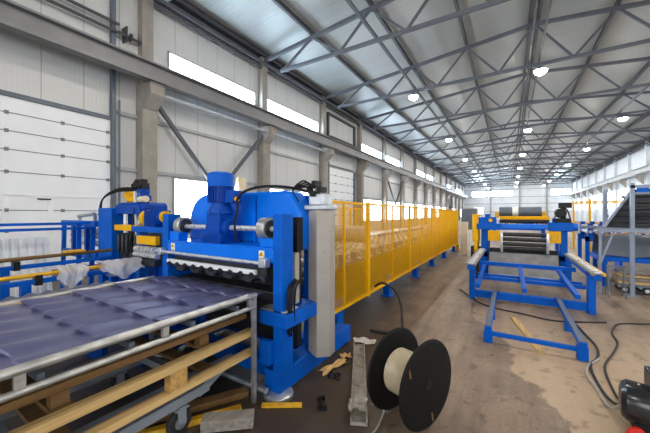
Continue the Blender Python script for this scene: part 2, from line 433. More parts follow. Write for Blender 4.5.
for x0, x1 in ((-9.2, .6), (8.9, 12.8)): window('Y', Y1, x0, x1, 6.5, 7.9, 'clere', -1, 6)
for x0, x1 in ((-8.8, -6.4), (4.2, 6.4)): window('Y', Y1, x0, x1, 1.6, 3.4, 'rightwin', -1, 2)
for x in (-4.6, 2.2, 8.1):
    struct('gable_post', MB().bx(x - .2, x + .2, Y1 - .35, Y1, 0, 10.1), 'beamlight')
for z in (2.2, 4.4, 6.2, 8.3): struct('gable_girt', MB().bx(XL, XR, Y1 - .1, Y1, z - .08, z + .08), 'beamlight')
# right wall posts between bays are the columns; a dark joint over each
# framed hatch in the upper wall, and doors
h = MB()
for z in (7.0, 8.9): h.bx(XL, XL + .18, 18.6, 22.9, z - .07, z + .07)
for y in (18.6, 22.9): h.bx(XL, XL + .18, y - .07, y + .07, 6.93, 8.97)
h.bx(XL + .18, XL + .5, 18.4, 23.1, 7.1, 7.2); h.bx(XL + .18, XL + .4, 18.5, 23.0, 6.86, 6.93)
for x0, x1 in ((-9, -1.5), (2.0, 11)): window('Y', Y0, x0, x1, 1.6, 7.0, 'rearfill', 1, 5)  # unseen rear panes, added to light the machine fronts
struct('trim_1', h, 'trussdark')
def sect_door(n, y0, y1, top, gaps, lights):
    d = MB(); d.bx(XL, XL + .05, y0, y1, 0, top)
    o = struct('door_%d' % n, d, 'door')
    j = MB()
    for z in gaps: j.bx(XL + .05, XL + .056, y0, y1, z - .012, z + .012)
    obj('panel_joint', j, 'seam', o)
    hg = MB()
    for z in gaps:
        for q in range(5):
            y = y0 + .08 + (y1 - y0 - .16) * q / 4; hg.bx(XL + .05, XL + .085, y - .04, y + .04, z - .045, z + .045)
    obj('hinge', hg, 'seam', o)
    fr = MB(); fr.bx(XL, XL + .16, y1, y1 + .12, 0, 9.4 if lights else top); fr.bx(XL, XL + .16, y0 - .12, y0, 0, top + .3); fr.bx(XL, XL + .12, y0, y1, top, top + .12)
    fr.tube((XL + .2, y1 + .2, .1), (XL + .2, y1 + .2, 5.4), .035, 8)
    obj('door_track', fr, 'greydark', o)
    if lights:
        w = MB(); w.bx(XL + .05, XL + .075, y0, y1, 2.1, 2.15)
        for y in lights: w.bx(XL + .05, XL + .07, y - .06, y + .06, .3, 2.02)
        obj('glazing_bar', w, 'corr', o)
        w = MB(); w.bx(XL + .06, XL + .1, 2.92, 3.2, 2.0, 2.04); obj('door_handle', w, 'black', o)
    return o
sect_door(1, -.1, 4.72, 4.7, (4.28, 3.8, 3.31, 2.72, 1.7, 1.15), (1.4, 2.3, 3.2))
sect_door(2, 18.7, 22.8, 5.1, (4.5, 3.9, 3.3, 2.7, 2.1, 1.5), ())
t = thing('door_winch', 'dark chain winch bracket on the pipe above the left sectional door', 'winch', (XL, 5.15, 7.4))
w = MB(); w.bx(XL, XL + .3, 5.1, 5.14, 7.45, 7.95); obj('bracket', w, 'trussdark', t)
w = MB(); w.lathe([(0, .08), (.02, .13), (.06, .13), (.08, .08)], (XL + .28, 5.2, 7.62), (0, 1, 0), 16); obj('chain_wheel', w, 'trussdark', t)

t = thing('wall_box', 'cream box high on the wall right of the bright window, behind the motor', 'box', (XL, 10, 2.6))
obj('body', MB().bx(XL + .1, XL + .3, 9.98, 10.5, 2.6, 3.36), 'cream', t, .01); obj('lid', MB().bx(XL + .3, XL + .32, 10.02, 10.46, 2.64, 3.32), 'cream', t)
obj('wall_bracket', MB().bx(XL, XL + .1, 10.1, 10.4, 2.8, 3.2), 'beam', t)

# high bay lamps
ORD = ['nearest to', 'second from', 'third from', 'fourth from', 'fifth from', 'sixth from', 'seventh from']
lamp0 = None
for row, x in (('left of the ridge', -4.85), ('on the ridge line', 1.25), ('right of the ridge', 6.95)):
    for i, y in enumerate((-6.2, 5.8, 17.8, 29.8, 41.8, 53.8, 65.8, 77.8, 89.8)):
        vis = i >= (3 if x > 5 else 2)
        k = i - (3 if x > 5 else 2)
        lab = ('glowing round high bay lamp %s, %s the camera' % (row, ORD[k])) if vis else 'high bay lamp hanging overhead, outside the picture'
        if lamp0 is None:
            lamp0 = thing('high_bay_lamp', lab, 'lamp', (x, y, 8.5), 'high bay lamps under the roof trusses')
            m_ = MB().lathe([(0, .3), (.02, .3), (.1, .22), (.16, .1), (.3, .08), (.3, .03), (.36, .03)], (x, y, 8.52), (0, 0, 1), 20); obj('lamp_housing', m_, 'greydark', lamp0)
            m_ = MB().lathe([(0, .04), (.03, .14), (.09, .22), (.16, .25), (.2, .25)], (x, y, 8.33), (0, 0, 1), 20); obj('diffuser', m_, 'lamp', lamp0)
            m_ = MB().bx(x - .02, x + .02, y - .02, y + .02, 8.86, 8.95); obj('hanger', m_, 'greydark', lamp0); a0 = (x, y)
        else:
            dup(lamp0, (x - a0[0], y - a0[1], 0), lab)

#@@OBJECTS
# ------------------------------------------------------------------ the portal press at the front of the tile line
P = thing('tile_press', 'large blue portal press with a vertical motor, over the slate blue tile sheet', 'press', (-2.62, 2.6, 0))
for x in (-3.49, -1.87):
    obj('base_beam', MB().bx(x, x + .18, 2.0, 3.35, .03, .22), 'blue', P, .008)
obj('cross_member', MB().bx(-3.31, -1.87, 2.05, 2.2, .12, .26), 'blue', P, .006)
obj('cross_member', MB().bx(-3.31, -1.87, 2.62, 2.76, .12, .26), 'blue', P, .006)
for x0, x1 in ((-3.47, -3.37), (-1.77, -1.67)):
    m = MB(); m.bx(x0, x1, 2.0, 2.16, .22, 1.6)
    obj('front_post', m, 'blue', P, .006)
for x0, x1 in ((-3.49, -3.3), (-1.87, -1.74)):
    obj('rear_post', MB().bx(x0, x1, 2.6, 2.78, .22, 1.8), 'blue', P, .006)
b = MB(); b.bx(-3.37, -1.77, 2.0, 2.14, 1.165, 1.285); b.bx(-3.37, -1.77, 2.0, 2.3, 1.285, 1.3); b.bx(-3.37, -3.2, 2.02, 2.14, 1.3, 1.4); b.bx(-1.95, -1.77, 2.02, 2.14, 1.3, 1.38)
fb = obj('front_beam', b, 'bluegloss', P, .006)
for x in (-3.26, -1.9):
    lb = obj('warning_label', MB().bx(x - .032, x + .032, 1.993, 2.0, 1.185, 1.27), 'labelpaper', P, label='white and yellow warning sticker')
    obj('warning_triangle', MB().prism([(x - .028, 1.222), (x + .028, 1.222), (x, 1.266)], 'Y', 1.988, 1.993), 'yellow', lb)
    obj('warning_triangle', MB().bx(x - .028, x + .028, 1.989, 1.993, 1.188, 1.206), 'yellow', lb)
    obj('warning_mark', MB().bx(x - .004, x + .004, 1.985, 1.988, 1.23, 1.25), 'black', lb)
obj('guide_rod', MB().tube((-3.46, 1.955, 1.17), (-1.82, 1.955, 1.165), .017, 14), 'steel', P)
for x in (-3.44, -1.84): obj('rod_clamp', MB().bx(x - .04, x + .04, 1.93, 2.0, 1.13, 1.21), 'galv', P, .006)
m = MB(); m.bx(-3.38, -1.98, 1.99, 2.03, 1.04, 1.085); cb = obj('stripper_bar', m, 'white', P, .004, label='white plastic stripper bar')
for k in range(10):
    x = -3.3 + k * .143; obj('bolt', MB().tube((x, 1.99, 1.045), (x, 1.965, 1.03), .026, 10), 'darksteel', cb)
# forming dies with the tile wave on their lips
def wave(x): return .5 + .5 * math.sin(2 * PI * (x + 3.36) / .265)
def die(y0, y1, ztop, amp, zb, up):
    N = 120; xs = [-3.3 + 1.42 * i / N for i in range(N + 1)]
    lo = [(x, zb + amp * wave(x) ** 1.3) for x in xs]
    poly = lo + [(xs[-1], ztop), (xs[0], ztop)]
    return MB().prism(poly, 'Y', y0, y1)
obj('upper_die', die(2.04, 2.34, 1.12, .055, .955, 1), 'darksteel', P)
obj('die_lip', die(2.012, 2.04, 1.03, .055, .965, 1), 'tiledark', P)
obj('lower_die', MB().bx(-3.36, -1.8, 2.12, 2.35, .5, .87), 'darksteel', P, .01)
m = MB(); m.bx(-3.37, -1.77, 2.36, 2.42, .3, 1.28); obj('dark_backplate', m, 'darksteel', P)  # added dark plate, keeps the space behind the dies dark
obj('slide_plate', MB().bx(-3.3, -1.88, 2.05, 2.34, 1.1, 1.16), 'bluedark', P, .006)
# drive shaft, eccentrics, gear motor
obj('drive_shaft', MB().tube((-3.42, 2.12, 1.455), (-1.78, 2.12, 1.46), .027, 16), 'steel', P)
for x, s in ((-3.3, 1), (-2.0, 1)):
    e = obj('eccentric_disc', MB().lathe([(0, .1), (.006, .105), (.09, .105), (.096, .1)], (x, 2.12, 1.462), (1, 0, 0), 30), 'railsteel', P)
    obj('bearing_face', MB().lathe([(0, .082), (.012, .076), (.012, .03)], (x + .094, 2.12, 1.462), (1, 0, 0), 24), 'darksteel', e)
    m = MB(); m.bx(x + .03, x + .07, 2.1, 2.14, 1.3, 1.4); m.tube((x + .05, 2.12, 1.22), (x + .05, 2.12, 1.36), .016, 10); obj('connecting_rod', m, 'steel', e)
m = MB(); m.bx(-2.74, -2.46, 2.0, 2.26, 1.3, 1.4); m.bx(-2.7, -2.5, 2.02, 2.24, 1.4, 1.64); m.tube((-2.74, 2.12, 1.46), (-2.44, 2.12, 1.46), .085, 20)
m.lathe([(0, .13), (.04, .13), (.1, .1), (.14, .1)], (-2.6, 2.12, 1.6), (0, 0, 1), 24)
for k in range(5): m.bx(-2.76, -2.44, 1.985, 2.0, 1.31 + k * .018, 1.318 + k * .018)
obj('gearbox', m, 'bluedark', P, .01)
m = MB(); m.lathe([(0, .115), (.17, .115)], (-2.6, 2.12, 1.72), (0, 0, 1), 28)
for k in range(28):
    g = 2 * PI * k / 28; c, s_ = math.cos(g), math.sin(g); m.bar((-2.6 + .121 * c, 2.12 + .121 * s_, 1.72), (-2.6 + .121 * c, 2.12 + .121 * s_, 1.88), .007, .026, (c, s_, 0))
mo = obj('motor', m, 'bluedark', P)
obj('fan_cover', MB().lathe([(0, .136), (.11, .136), (.14, .125), (.152, .1), (.152, .02)], (-2.6, 2.12, 1.885), (0, 0, 1), 32), 'blue', mo)
m = MB(); m.bx(-2.47, -2.35, 2.06, 2.19, 1.71, 1.84); tb = obj('terminal_box', m, 'bluedark', mo, .01)
obj('cable_gland', MB().tube((-2.35, 2.1, 1.75), (-2.325, 2.1, 1.75), .024, 10), 'yellow', tb)
# curved guard hood over the drive
def hood(y0, y1):
    z0 = 1.24; zt = 1.84; xl = -3.5; xr = -1.73; R = .34; pts = [(xl, z0)]
    for k in range(9):
        a = PI - k * PI / 16; pts.append((xl + R + R * math.cos(a), zt - R + R * math.sin(a)))
    pts += [(-1.93, zt), (-1.86, zt - .02), (xr, zt - .24), (xr, z0)]
    return MB().prism(pts, 'Y', y0, y1)
obj('guard_hood', hood(2.36, 2.6), 'bluegloss', P, .03)
m = MB()
for k in range(7):
    x = -3.1 + k * .18; m.tube((x, 2.345, 1.30), (x, 2.36, 1.30), .012, 8)
m.bx(-2.33, -2.315, 2.352, 2.362, 1.3, 1.8)
obj('hood_seam', m, 'bluedark', P)
obj('floor_tube', MB().tube((-3.3, 1.93, .08), (-1.78, 1.93, .08), .025, 12), 'galv', P)
obj('side_plate', MB().bx(-3.47, -3.38, 2.16, 2.6, .22, 1.24), 'blue', P)  # added plate, hides the bright window past the dies
# right hand control side
obj('side_shelf', MB().bx(-1.92, -1.6, 1.98, 2.5, .62, .74), 'blue', P, .008)
m = MB(); m.bx(-1.92, -1.64, 2.0, 2.2, .74, .76); obj('tool_tray', m, 'galv', P, .004)
m = MB(); m.bx(-1.84, -1.68, 2.21, 2.27, .77, 1.24); cp = obj('control_panel', m, 'greypaint', P, .006, label='light grey control panel')
obj('mounting_block', MB().bx(-1.87, -1.75, 1.93, 2.0, .3, .5), 'blue', P, .006)
m = MB()
for k in range(9):
    x = -1.69 + .01 * k; y = 2.1 + random.uniform(-.03, .03)
    m.path([(x, y + .1, 1.0), (x + .01, y, .95), (x + .008, y - .02, .75), (x - .004, y, .52 + random.uniform(0, .06))], .009, 6, 4)
obj('cable_bundle', m, 'black', P)
m = MB(); m.tube((-1.8, 2.22, 1.53), (-1.75, 2.2, 1.3), .011, 10); m.tube((-1.76, 2.2, 1.34), (-1.71, 2.2, 1.1), .01, 10); m.lathe([(0, .024), (.04, .024)], (-1.755, 2.17, 1.32), (0, 1, 0), 12); m.lathe([(0, .026), (.05, .026)], (-1.8, 2.2, 1.54), (0, 1, 0), 12)
obj('recess_shade_block', MB().bx(-1.86, -1.7, 2.26, 2.35, 1.25, 1.57), 'black', P)  # black block stands in for the shade of the opening beside the post
obj('linkage_arm', m, 'railsteel', P)
obj('levelling_foot', MB().lathe([(0, .13), (.025, .13), (.04, .11), (.045, .03), (.1, .025)], (-1.74, 2.04, 0), (0, 0, 1), 28), 'galv', P)
obj('levelling_foot', MB().lathe([(0, .13), (.025, .13), (.04, .11), (.045, .03), (.1, .025)], (-3.4, 2.0, 0), (0, 0, 1), 28), 'galv', P)
# cable duct pillar hanging on the rear corner and the valves on it
m = MB(); m.prism([(-1.74, 2.5), (-1.6, 2.44), (-1.5, 2.53), (-1.52, 2.66), (-1.74, 2.68)], 'Z', .2, 1.64)
du = obj('cable_duct', m, 'greypaint', P, .006, label='long grey sheet metal cable duct')
obj('duct_cap', MB().bx(-1.76, -1.5, 2.45, 2.68, 1.64, 1.69), 'galv', du, .01)
vb = MB(); vb.bx(-1.72, -1.54, 2.48, 2.64, 1.69, 1.8); vb.tube((-1.68, 2.52, 1.8), (-1.68, 2.52, 1.9), .03, 12)
va = obj('valve_block', vb, 'galv', P, .006)
for k, (x, z) in enumerate(((-1.7, 1.84), (-1.64, 1.9), (-1.58, 1.84), (-1.66, 1.8))):
    obj('solenoid', MB().bx(x - .025, x + .025, 2.44, 2.56, z - .028, z + .028), 'black', va, .006)
m = MB()
for k in range(4): m.path([(-1.7 + .04 * k, 2.5, 1.86), (-1.74 + .03 * k, 2.42, 1.93 - .02 * k), (-1.86, 2.4, 1.84), (-1.8, 2.42, 1.72)], .009, 6, 5)
obj('hose', m, 'black', va)
m = MB(); m.path([(-2.325, 2.1, 1.75), (-2.26, 2.12, 1.82), (-2.12, 2.2, 1.87), (-1.96, 2.3, 1.875), (-1.8, 2.42, 1.85), (-1.68, 2.5, 1.8)], .014, 8, 6)
m.path([(-2.325, 2.09, 1.74), (-2.27, 2.05, 1.66), (-2.3, 2.04, 1.5), (-2.29, 2.06, 1.32)], .011, 8, 6)
obj('power_cable', m, 'black', P)

# ------------------------------------------------------------------ run-out table, tile sheet, timbers
T = thing('run_out_table', 'worn steel tube run-out table carrying the slate blue tile sheet', 'table', (-2.63, .8, 0))
for x in (-1.85, -3.43):
    z = .91 if x > -2 else .88
    r = obj('side_rail', MB().tube((x, -.5, z), (x, 1.87, z), .024, 12), 'railsteel', T)
    obj('lower_rail', MB().tube((x, -.5, z - .1), (x, 1.85, z - .1), .018, 12), 'railsteel', T)
    for y in (-.3, .42, 1.08, 1.8): obj('rail_post', MB().bx(x - .012, x + .012, y - .02, y + .02, z - .1, z), 'railsteel', T)
    for y in (-.4, 1.85):
        m = MB(); m.bar((x, y, 0), (x, y, z + .01), .03, .035); obj('leg', m, 'railsteel', T)
m = MB(); m.path([(-1.84, 1.76, .93), (-1.84, 1.82, .9), (-1.85, 1.83, .78), (-1.86, 1.86, .5), (-1.86, 1.87, .1)], .014, 8, 6)
obj('bent_tube', m, 'railsteel', T)
for y in (-.3, .1, .5, .9, 1.3, 1.7): obj('cross_bar', MB().bx(-3.4, -1.88, y - .015, y + .015, .815, .85), 'greydark', T)
for x in (-3.3, -2.35): obj('support_beam', MB().bx(x - .03, x + .03, -.5, 1.95, .745, .815), 'bluedark', T)
for x in (-3.3, -2.35):
    for y in (0, 1.7): obj('support_leg', MB().bx(x - .03, x + .03, y - .03, y + .03, 0, .745), 'bluedark', T)

STEP = .335
def tile_fn(x0, x1, y0, y1, z):
    def f(u, v):
        x = x0 + (x1 - x0) * u; y = y0 + (y1 - y0) * v
        w = .5 + .5 * math.sin(2 * PI * (x + 3.36) / .265)
        k = (y - .115) / STEP; fr = k - math.floor(k)
        st = .042 * (.12 + .88 * w) * (1 - min(fr / .03, (1 - fr) / .97))     # each course steps up at its nose and slopes back down
        ov = .05 * w * max(0, 1 - abs(fr - .03) / .03) if fr < .06 else 0   # the nose overhangs the course below
        return (x, y - ov, z + .036 * w - st)
    return f
single('roof_tile_sheet', MB().sheet(tile_fn(-3.36, -1.9, -.75, 2.02, .882), 110, 420, .003), 'tile',
       'slate blue stepped metal tile sheet lying on the run-out table', 'metal sheet', angle=30)
single('timber_strip', MB().bx(-3.4, -3.365, -.6, 1.0, .851, .88), 'wood', 'thin pale timber strip under the far edge of the slate blue sheet', 'timber')
# long pallet beside the table
pal = thing('long_pallet', 'long fresh pine pallet running beside the table, two rails with blocks between', 'pallet', (-1.8, .8, .4))
obj('top_rail', MB().bx(-1.965, -1.885, -.5, 1.9, .55, .6), 'wood', pal, .004)
obj('bottom_rail', MB().bx(-1.96, -1.885, -.5, 1.92, .383, .425), 'wood', pal, .004)
for y in (-.25, 1.2): obj('block', MB().bx(-1.962, -1.887, y - .06, y + .06, .425, .55), 'woodX', pal, .004)
obj('inner_rail', MB().bx(-3.2, -3.1, -.5, 1.9, .58, .64), 'wood', pal, .004)
for y in (-.25, .62, 1.5): obj('deck_board', MB().bx(-3.2, -1.965, y - .05, y + .05, .555, .58), 'woodbrown', pal, .003); obj('spacer_block', MB().bx(-2.1, -2.03, y - .04, y + .04, .58, .655), 'woodbrown', pal, .003); obj('bottom_board', MB().bx(-3.2, -1.96, y - .05, y + .05, .383, .41), 'woodbrown', pal, .003); obj('rear_block', MB().bx(-3.18, -3.1, y - .05, y + .05, .41, .555), 'woodX', pal, .003)
single('timber_beam', MB().bx(-2.11, -2.03, -.5, 1.94, .655, .70), 'woodbrown', 'old brown timber beam between the table rail and the pine pallet', 'timber', bevel=.005)
# trolley under it all
t = thing('trolley', 'slate grey wheeled trolley under the pine pallet', 'trolley', (-2.5, .8, 0))
for x in (-2.06, -2.95): obj('side_beam', MB().bx(x - .03, x + .03, -.5, 1.55, .2, .27), 'trolley', t, .004)
for y in (-.4, .5, 1.45): obj('cross_beam', MB().bx(-2.95, -2.06, y - .03, y + .03, .27, .33), 'trolley', t, .004)
m = MB(); m.bar((-2.06, 1.45, .22), (-2.06, 1.76, .35), .05, .07); obj('end_brace', m, 'trolley', t)
m = MB()
for x in (-2.06, -2.95):
    for y in (-.3, .5, 1.1): m.bx(x - .03, x + .03, y - .03, y + .03, .33, .36)
m.bx(-2.09, -2.03, -.5, 1.8, .35, .38); m.bx(-2.98, -2.92, -.5, 1.8, .35, .38)
obj('deck_frame', m, 'trolley', t)
for x in (-2.05, -2.95):
    for y in (-.2, 1.3):
        w = obj('castor_wheel', MB().lathe([(0, .06), (.004, .085), (.012, .092), (.038, .092), (.046, .085), (.05, .06)], (x - .025, y, .092), (1, 0, 0), 28), 'rubber', t)
        obj('wheel_hub', MB().lathe([(0, .02), (.002, .045), (.062, .045), (.066, .02)], (x - .033, y, .092), (1, 0, 0), 18), 'galv', w)
        m = MB(); m.bx(x - .045, x - .035, y - .03, y + .03, .09, .2); m.bx(x + .035, x + .045, y - .03, y + .03, .09, .21); m.bx(x - .05, x + .05, y - .05, y + .05, .19, .2); obj('castor_fork', m, 'trolley', t)
# ------------------------------------------------------------------ yellow mesh fence and the roll former behind it
FX = -1.95
def fence_panel(y0, y1, x, label, grp, post_w=.05, z0=.3, z1=1.775, pitch=.023, name='mesh_fence'):
    o = thing(name, label, 'fence', (x, y0, 0), grp)
    obj('post', MB().bx(x - .025, x + .025, y0 - post_w / 2, y0 + post_w / 2, z0 - .02 if x > -3 else 0, z1 + .02), 'yellow', o)
    ym = (y0 + y1) / 2
    obj('stiffener', MB().bx(x - .014, x + .014, ym - .014, ym + .014, z0, z1), 'yellow', o)
    obj('top_rail', MB().bx(x - .02, x + .02, y0 + post_w / 2, y1 - .037, z1 - .035, z1), 'yellow', o)
    obj('bottom_rail', MB().bx(x - .02, x + .02, y0 + post_w / 2, y1 - .037, z0, z0 + .035), 'yellow', o)
    w = MB(); r = .0018; ya, yb = y0 + post_w / 2, y1 - .037
    n = int((y1 - y0) / pitch)
    for i in range(1, n): y = ya + (yb - ya) * i / n; w.bx(x - r, x + r, y - r, y + r, z0, z1)
    n = int((z1 - z0) / (pitch * 1.3))
    for i in range(1, n): z = z0 + (z1 - z0) * i / n; w.bx(x - r * 2.4, x - r * .4, ya, yb, z - r, z + r)
    obj('wire_mesh', w, 'yellow', o, recalc=False)
    return o
fy = [2.85, 4.48, 6.83, 9.14, 11.6, 14.2]
fl = ['yellow mesh fence panel nearest the blue press, beside the grey cable duct', 'second yellow mesh fence panel along the roll former', 'third yellow mesh fence panel along the roll former',
      'fourth yellow mesh fence panel along the roll former', 'farthest yellow mesh fence panel, ending at the cream pedestal']
for i in range(5): fence_panel(fy[i], fy[i + 1], FX, fl[i], 'yellow mesh fence along the roll former', .07 if i == 1 else .05)
m = MB(); m.bx(FX - .025, FX + .025, 14.2, 14.25, .28, 1.8); m.bx(FX - .06, FX + .06, 14.16, 14.29, 0, .28); single('fence_end_post', m, 'yellow', 'slim yellow end post closing the mesh fence at the cream pedestal', 'post')
fence_panel(2.95, 5.9, -3.75, 'yellow mesh fence panel behind the roll former, near end', 'yellow fence on the far side of the roll former', .05, .3, 1.775, .04)
fence_panel(5.95, 8.9, -3.75, 'yellow mesh fence panel behind the roll former, far end', 'yellow fence on the far side of the roll former', .05, .3, 1.775, .04)

R = thing('roll_former', 'long blue roll forming machine with steel rollers behind the yellow mesh', 'machine', (-2.8, 8.5, 0))
for x in (-2.12, -3.5): obj('bed_beam', MB().bx(x - .07, x + .07, 3.45, 14.1, .42, .62), 'blue', R)
m = MB()
for y in [3.5 + 1.06 * k for k in range(11)]: m.bx(-3.43, -2.19, y - .04, y + .04, .45, .58)
obj('bed_cross_bar', m, 'bluedark', R)
obj('dark_tray', MB().bx(-3.42, -2.2, 3.5, 14.0, .36, .42), 'darksteel', R)  # added dark sheet, hides the lit floor behind the fence
for x in (-2.05, -3.5):
    for y in (3.62, 5.65, 7.7, 9.6, 11.6, 13.8):
        m = MB(); m.prism([(y - .05, 0), (y + .07, 0), (y + .16, .42), (y - .14, .42)], 'X', x - .06, x + .06); m.bx(x - .1, x + .1, y - .1, y + .12, 0, .02)
        obj('leg', m, 'blue', R)
random.seed(3)
for k in range(26):
    y = 3.62 + .405 * k; st = MB()
    for x in (-2.16, -3.46): st.bx(x - .05, x + .05, y - .06, y + .06, .62, .98)
    st.bx(-3.42, -2.2, y - .02, y + .02, .62, .65)
    s = obj('roll_stand', st, 'bluedark' if k % 3 else 'greypaint', R)
    rr = MB()
    for z in (.74, .88):
        rr.tube((-3.46, y, z), (-2.04, y, z), .022, 10)
        for q in range(8):
            x = -3.28 + .15 * q; rr.lathe([(0, .04), (.02, .062), (.05, .062), (.07, .04)], (x, y, z), (1, 0, 0), 12)
    obj('forming_roll', rr, 'railsteel', s)
for k in range(10): y = 3.46 + 1.06 * k; obj('dark_cover', MB().bx(-2.045, -2.035, y, y + 1.05, .33, .84), 'darksteel', R)  # added dark panels, darken what shows behind the mesh
m = MB(); m.bx(-2.95, -2.5, 3.2, 3.5, 1.0, 1.3); m.lathe([(0, .13), (.4, .13), (.44, .1)], (-3.3, 4.2, 1.2), (0, 1, 0), 20); m.lathe([(0, .16), (.9, .16)], (-3.2, 5.2, 1.22), (1, 0, 0), 20)
obj('drive_motor', m, 'greypaint', R)

# pedestal, grey cabinet at the fence end
m = MB(); m.bx(-1.62, -1.4, 12.7, 13.0, 0, 1.27); t = thing('pedestal', 'tall cream box pedestal at the far end of the yellow fence', 'pedestal', (-1.5, 12.85, 0)); obj('body', m, 'cream', t, .01)
obj('base_plate', MB().bx(-1.66, -1.36, 12.66, 13.04, 0, .02), 'galv', t); obj('cap', MB().bx(-1.63, -1.39, 12.69, 13.01, 1.27, 1.29), 'galv', t)
t = thing('switch_cabinet', 'wide dark grey switch cabinet behind the cream pedestal', 'cabinet', (-1.5, 14.6, 0))
obj('body', MB().bx(-1.85, -1.2, 14.5, 14.9, .9, 1.86), 'greypaint', t, .01); obj('door', MB().bx(-1.82, -1.23, 14.47, 14.5, .94, 1.82), 'greydark', t, .006)
for x in (-1.8, -1.3): obj('leg', MB().bx(x, x + .06, 14.55, 14.85, 0, .9), 'greydark', t)
m = MB(); m.path([(-1.88, 4.6, .42), (-1.72, 4.55, .5), (-1.5, 4.45, .44), (-1.36, 4.3, .3), (-1.28, 4.12, .12), (-1.26, 4.0, .02), (-1.4, 3.85, .018), (-1.62, 3.8, .018)], .018, 10, 8)
single('black_hose', m, 'rubber', 'thick black hose arching from under the yellow fence to the floor', 'hose')

# ------------------------------------------------------------------ cable drum on the floor
axis = V((math.cos(math.radians(38)), math.sin(math.radians(38)) * -1, 0)).normalized()
axis = V((.93, -.36, 0)).normalized()
dc = V((-.815, 2.42, .328)); 
D = thing('cable_drum', 'big black two-flanged cable drum lying open on the floor', 'drum', (dc.x, dc.y, 0))
def disc(off, th):
    return MB().lathe([(-.002, .305), (0, .318), (th * .5, .328), (th, .318), (th + .002, .305), (th + .002, .02)], dc + axis * off, axis, 56)
f1 = obj('flange', disc(0, .018), 'drum', D); f2 = obj('flange', disc(.3, .018), 'drum', D)
obj('core', MB().lathe([(0, .12), (.3, .12)], dc + axis * .01, axis, 32), 'black', D)
cp = [(.018, .15)]
for k in range(19): t_ = .03 + k * .0135; cp += [(t_, .166), (t_ + .0067, .172)]
obj('coil', MB().lathe(cp + [(.297, .15)], dc, axis, 44), 'coil', D, label='wound coil of pale clear strap')
m = MB(); sd = axis.cross(V((0, 0, 1)))
for a in (.6, 4.5):
    q = dc + axis * .322 + (sd * math.cos(a) + V((0, 0, 1)) * math.sin(a)) * .26; m.bar(q - V((0, 0, .03)), q + V((0, 0, .03)) + sd * .012, .012, .006, axis)
obj('slot', m, 'woodbrown', f2)
obj('hub_hole', MB().lathe([(0, .04), (.004, .04)], dc + axis * .319, axis, 20), 'black', f2)
m = MB(); m.path([(-.86, 2.3, .02), (-.93, 2.33, .02), (-.98, 2.34, .012)], .007, 6, 6); m.path([(-.86, 2.29, .02), (-.84, 2.1, .012), (-.86, 1.95, .012)], .007, 6, 6)
single('loose_strap', m, 'galv', 'thin grey strap end trailing from the cable drum', 'strap')

# ------------------------------------------------------------------ litter on the floor
m = MB(); a, b = V((-.97, 2.06, 0)), V((-1.55, 3.3, 0)); d = (b - a).normalized(); n_ = V((d.y, -d.x, 0))
ch = MB()
for s0, s1, z0, z1 in ((-.065, .065, .0, .03), (-.065, -.055, .03, .075), (.055, .065, .03, .075)):
    q = [a + n_ * s0, a + n_ * s1, b + n_ * s1, b + n_ * s0]
    ch.prism([(p.x, p.y) for p in q], 'Z', z0 + .002, z1)
single('metal_channel', ch, 'plank', 'long dirty grey metal channel lying on the floor beside the cable drum', 'channel')
def scrap(cx, cy, rx, ry, h, m_, name, label, cat, rot=0., z=.004, grp=None):
    random.seed(int(abs(cx * 991 + cy * 77)))
    ph = [random.uniform(0, 6) for _ in range(6)]
    def f(u, v):
        x = (u - .5) * 2; y = (v - .5) * 2
        e = 1 + .18 * math.sin(5 * x + ph[0]) * math.sin(4 * y + ph[1])
        X = rx * x * e; Y = ry * y * (1 + .2 * math.sin(4 * x + ph[2]))
        zz = z + h * (.5 + .25 * math.sin(6 * x + ph[3]) + .25 * math.sin(7 * y + ph[4]) ) * (1 - .35 * (x * x + y * y) / 2)
        c, s_ = math.cos(rot), math.sin(rot)
        return (cx + X * c - Y * s_, cy + X * s_ + Y * c, max(.003, zz))
    return single(name, MB().sheet(f, 18, 12, .002), m_, label, cat, grp)
scrap(-1.55, 3.46, .14, .07, .04, 'paper', 'paper_scrap', 'crumpled pale paper scrap at the far end of the metal channel', 'scrap', .2)
scrap(-1.2, 3.55, .14, .05, .03, 'film', 'plastic_scrap', 'thin torn plastic scrap behind the metal channel', 'scrap', -.2)
scrap(-1.56, 2.72, .18, .05, .04, 'card', 'cardboard_scrap', 'torn tan cardboard strip on the floor under the grey cable duct', 'scrap', 1.35)
scrap(-1.57, 2.98, .06, .045, .04, 'card', 'cardboard_scrap', 'small torn cardboard piece beside the metal channel', 'scrap', .7)
scrap(-1.03, 2.16, .07, .08, .05, 'plank', 'paper_scrap', 'dirty crumpled paper lying against the near end of the metal channel', 'scrap', .4, .075)
scrap(-1.47, 2.56, .06, .05, .04, 'black', 'oily_rag', 'black oily rag crumpled on the floor left of the metal channel', 'rag', .3)
m = MB(); m.bar((-1.75, 1.84, .015), (-1.47, 2.02, .015), .04, .022); single('wood_offcut', m, 'yellowdirty', 'yellow painted wood offcut by the round steel foot of the press', 'offcut')
m = MB(); m.bar((-1.38, 2.16, .018), (-1.32, 2.06, .018), .022, .03); m.bar((-1.32, 2.06, .018), (-1.27, 2.09, .018), .022, .03); m.bar((-1.4, 2.15, .018), (-1.36, 2.2, .018), .018, .03)
single('black_hook', m, 'black', 'small black steel hook lying on the floor between press and drum', 'hook')
m = MB(); m.bar((-1.95, 1.42, .045), (-1.66, 1.66, .045), .12, .08); single('grey_plank', m, 'woodgrey', 'short weathered grey plank end on the floor at the bottom edge', 'plank', bevel=.006)
m = MB(); m.bar((-2.55, .9, .03), (-1.98, 1.9, .03), .1, .05); single('floor_batten', m, 'woodbrown', 'brown timber batten on the floor behind the castor wheel', 'timber', bevel=.004)
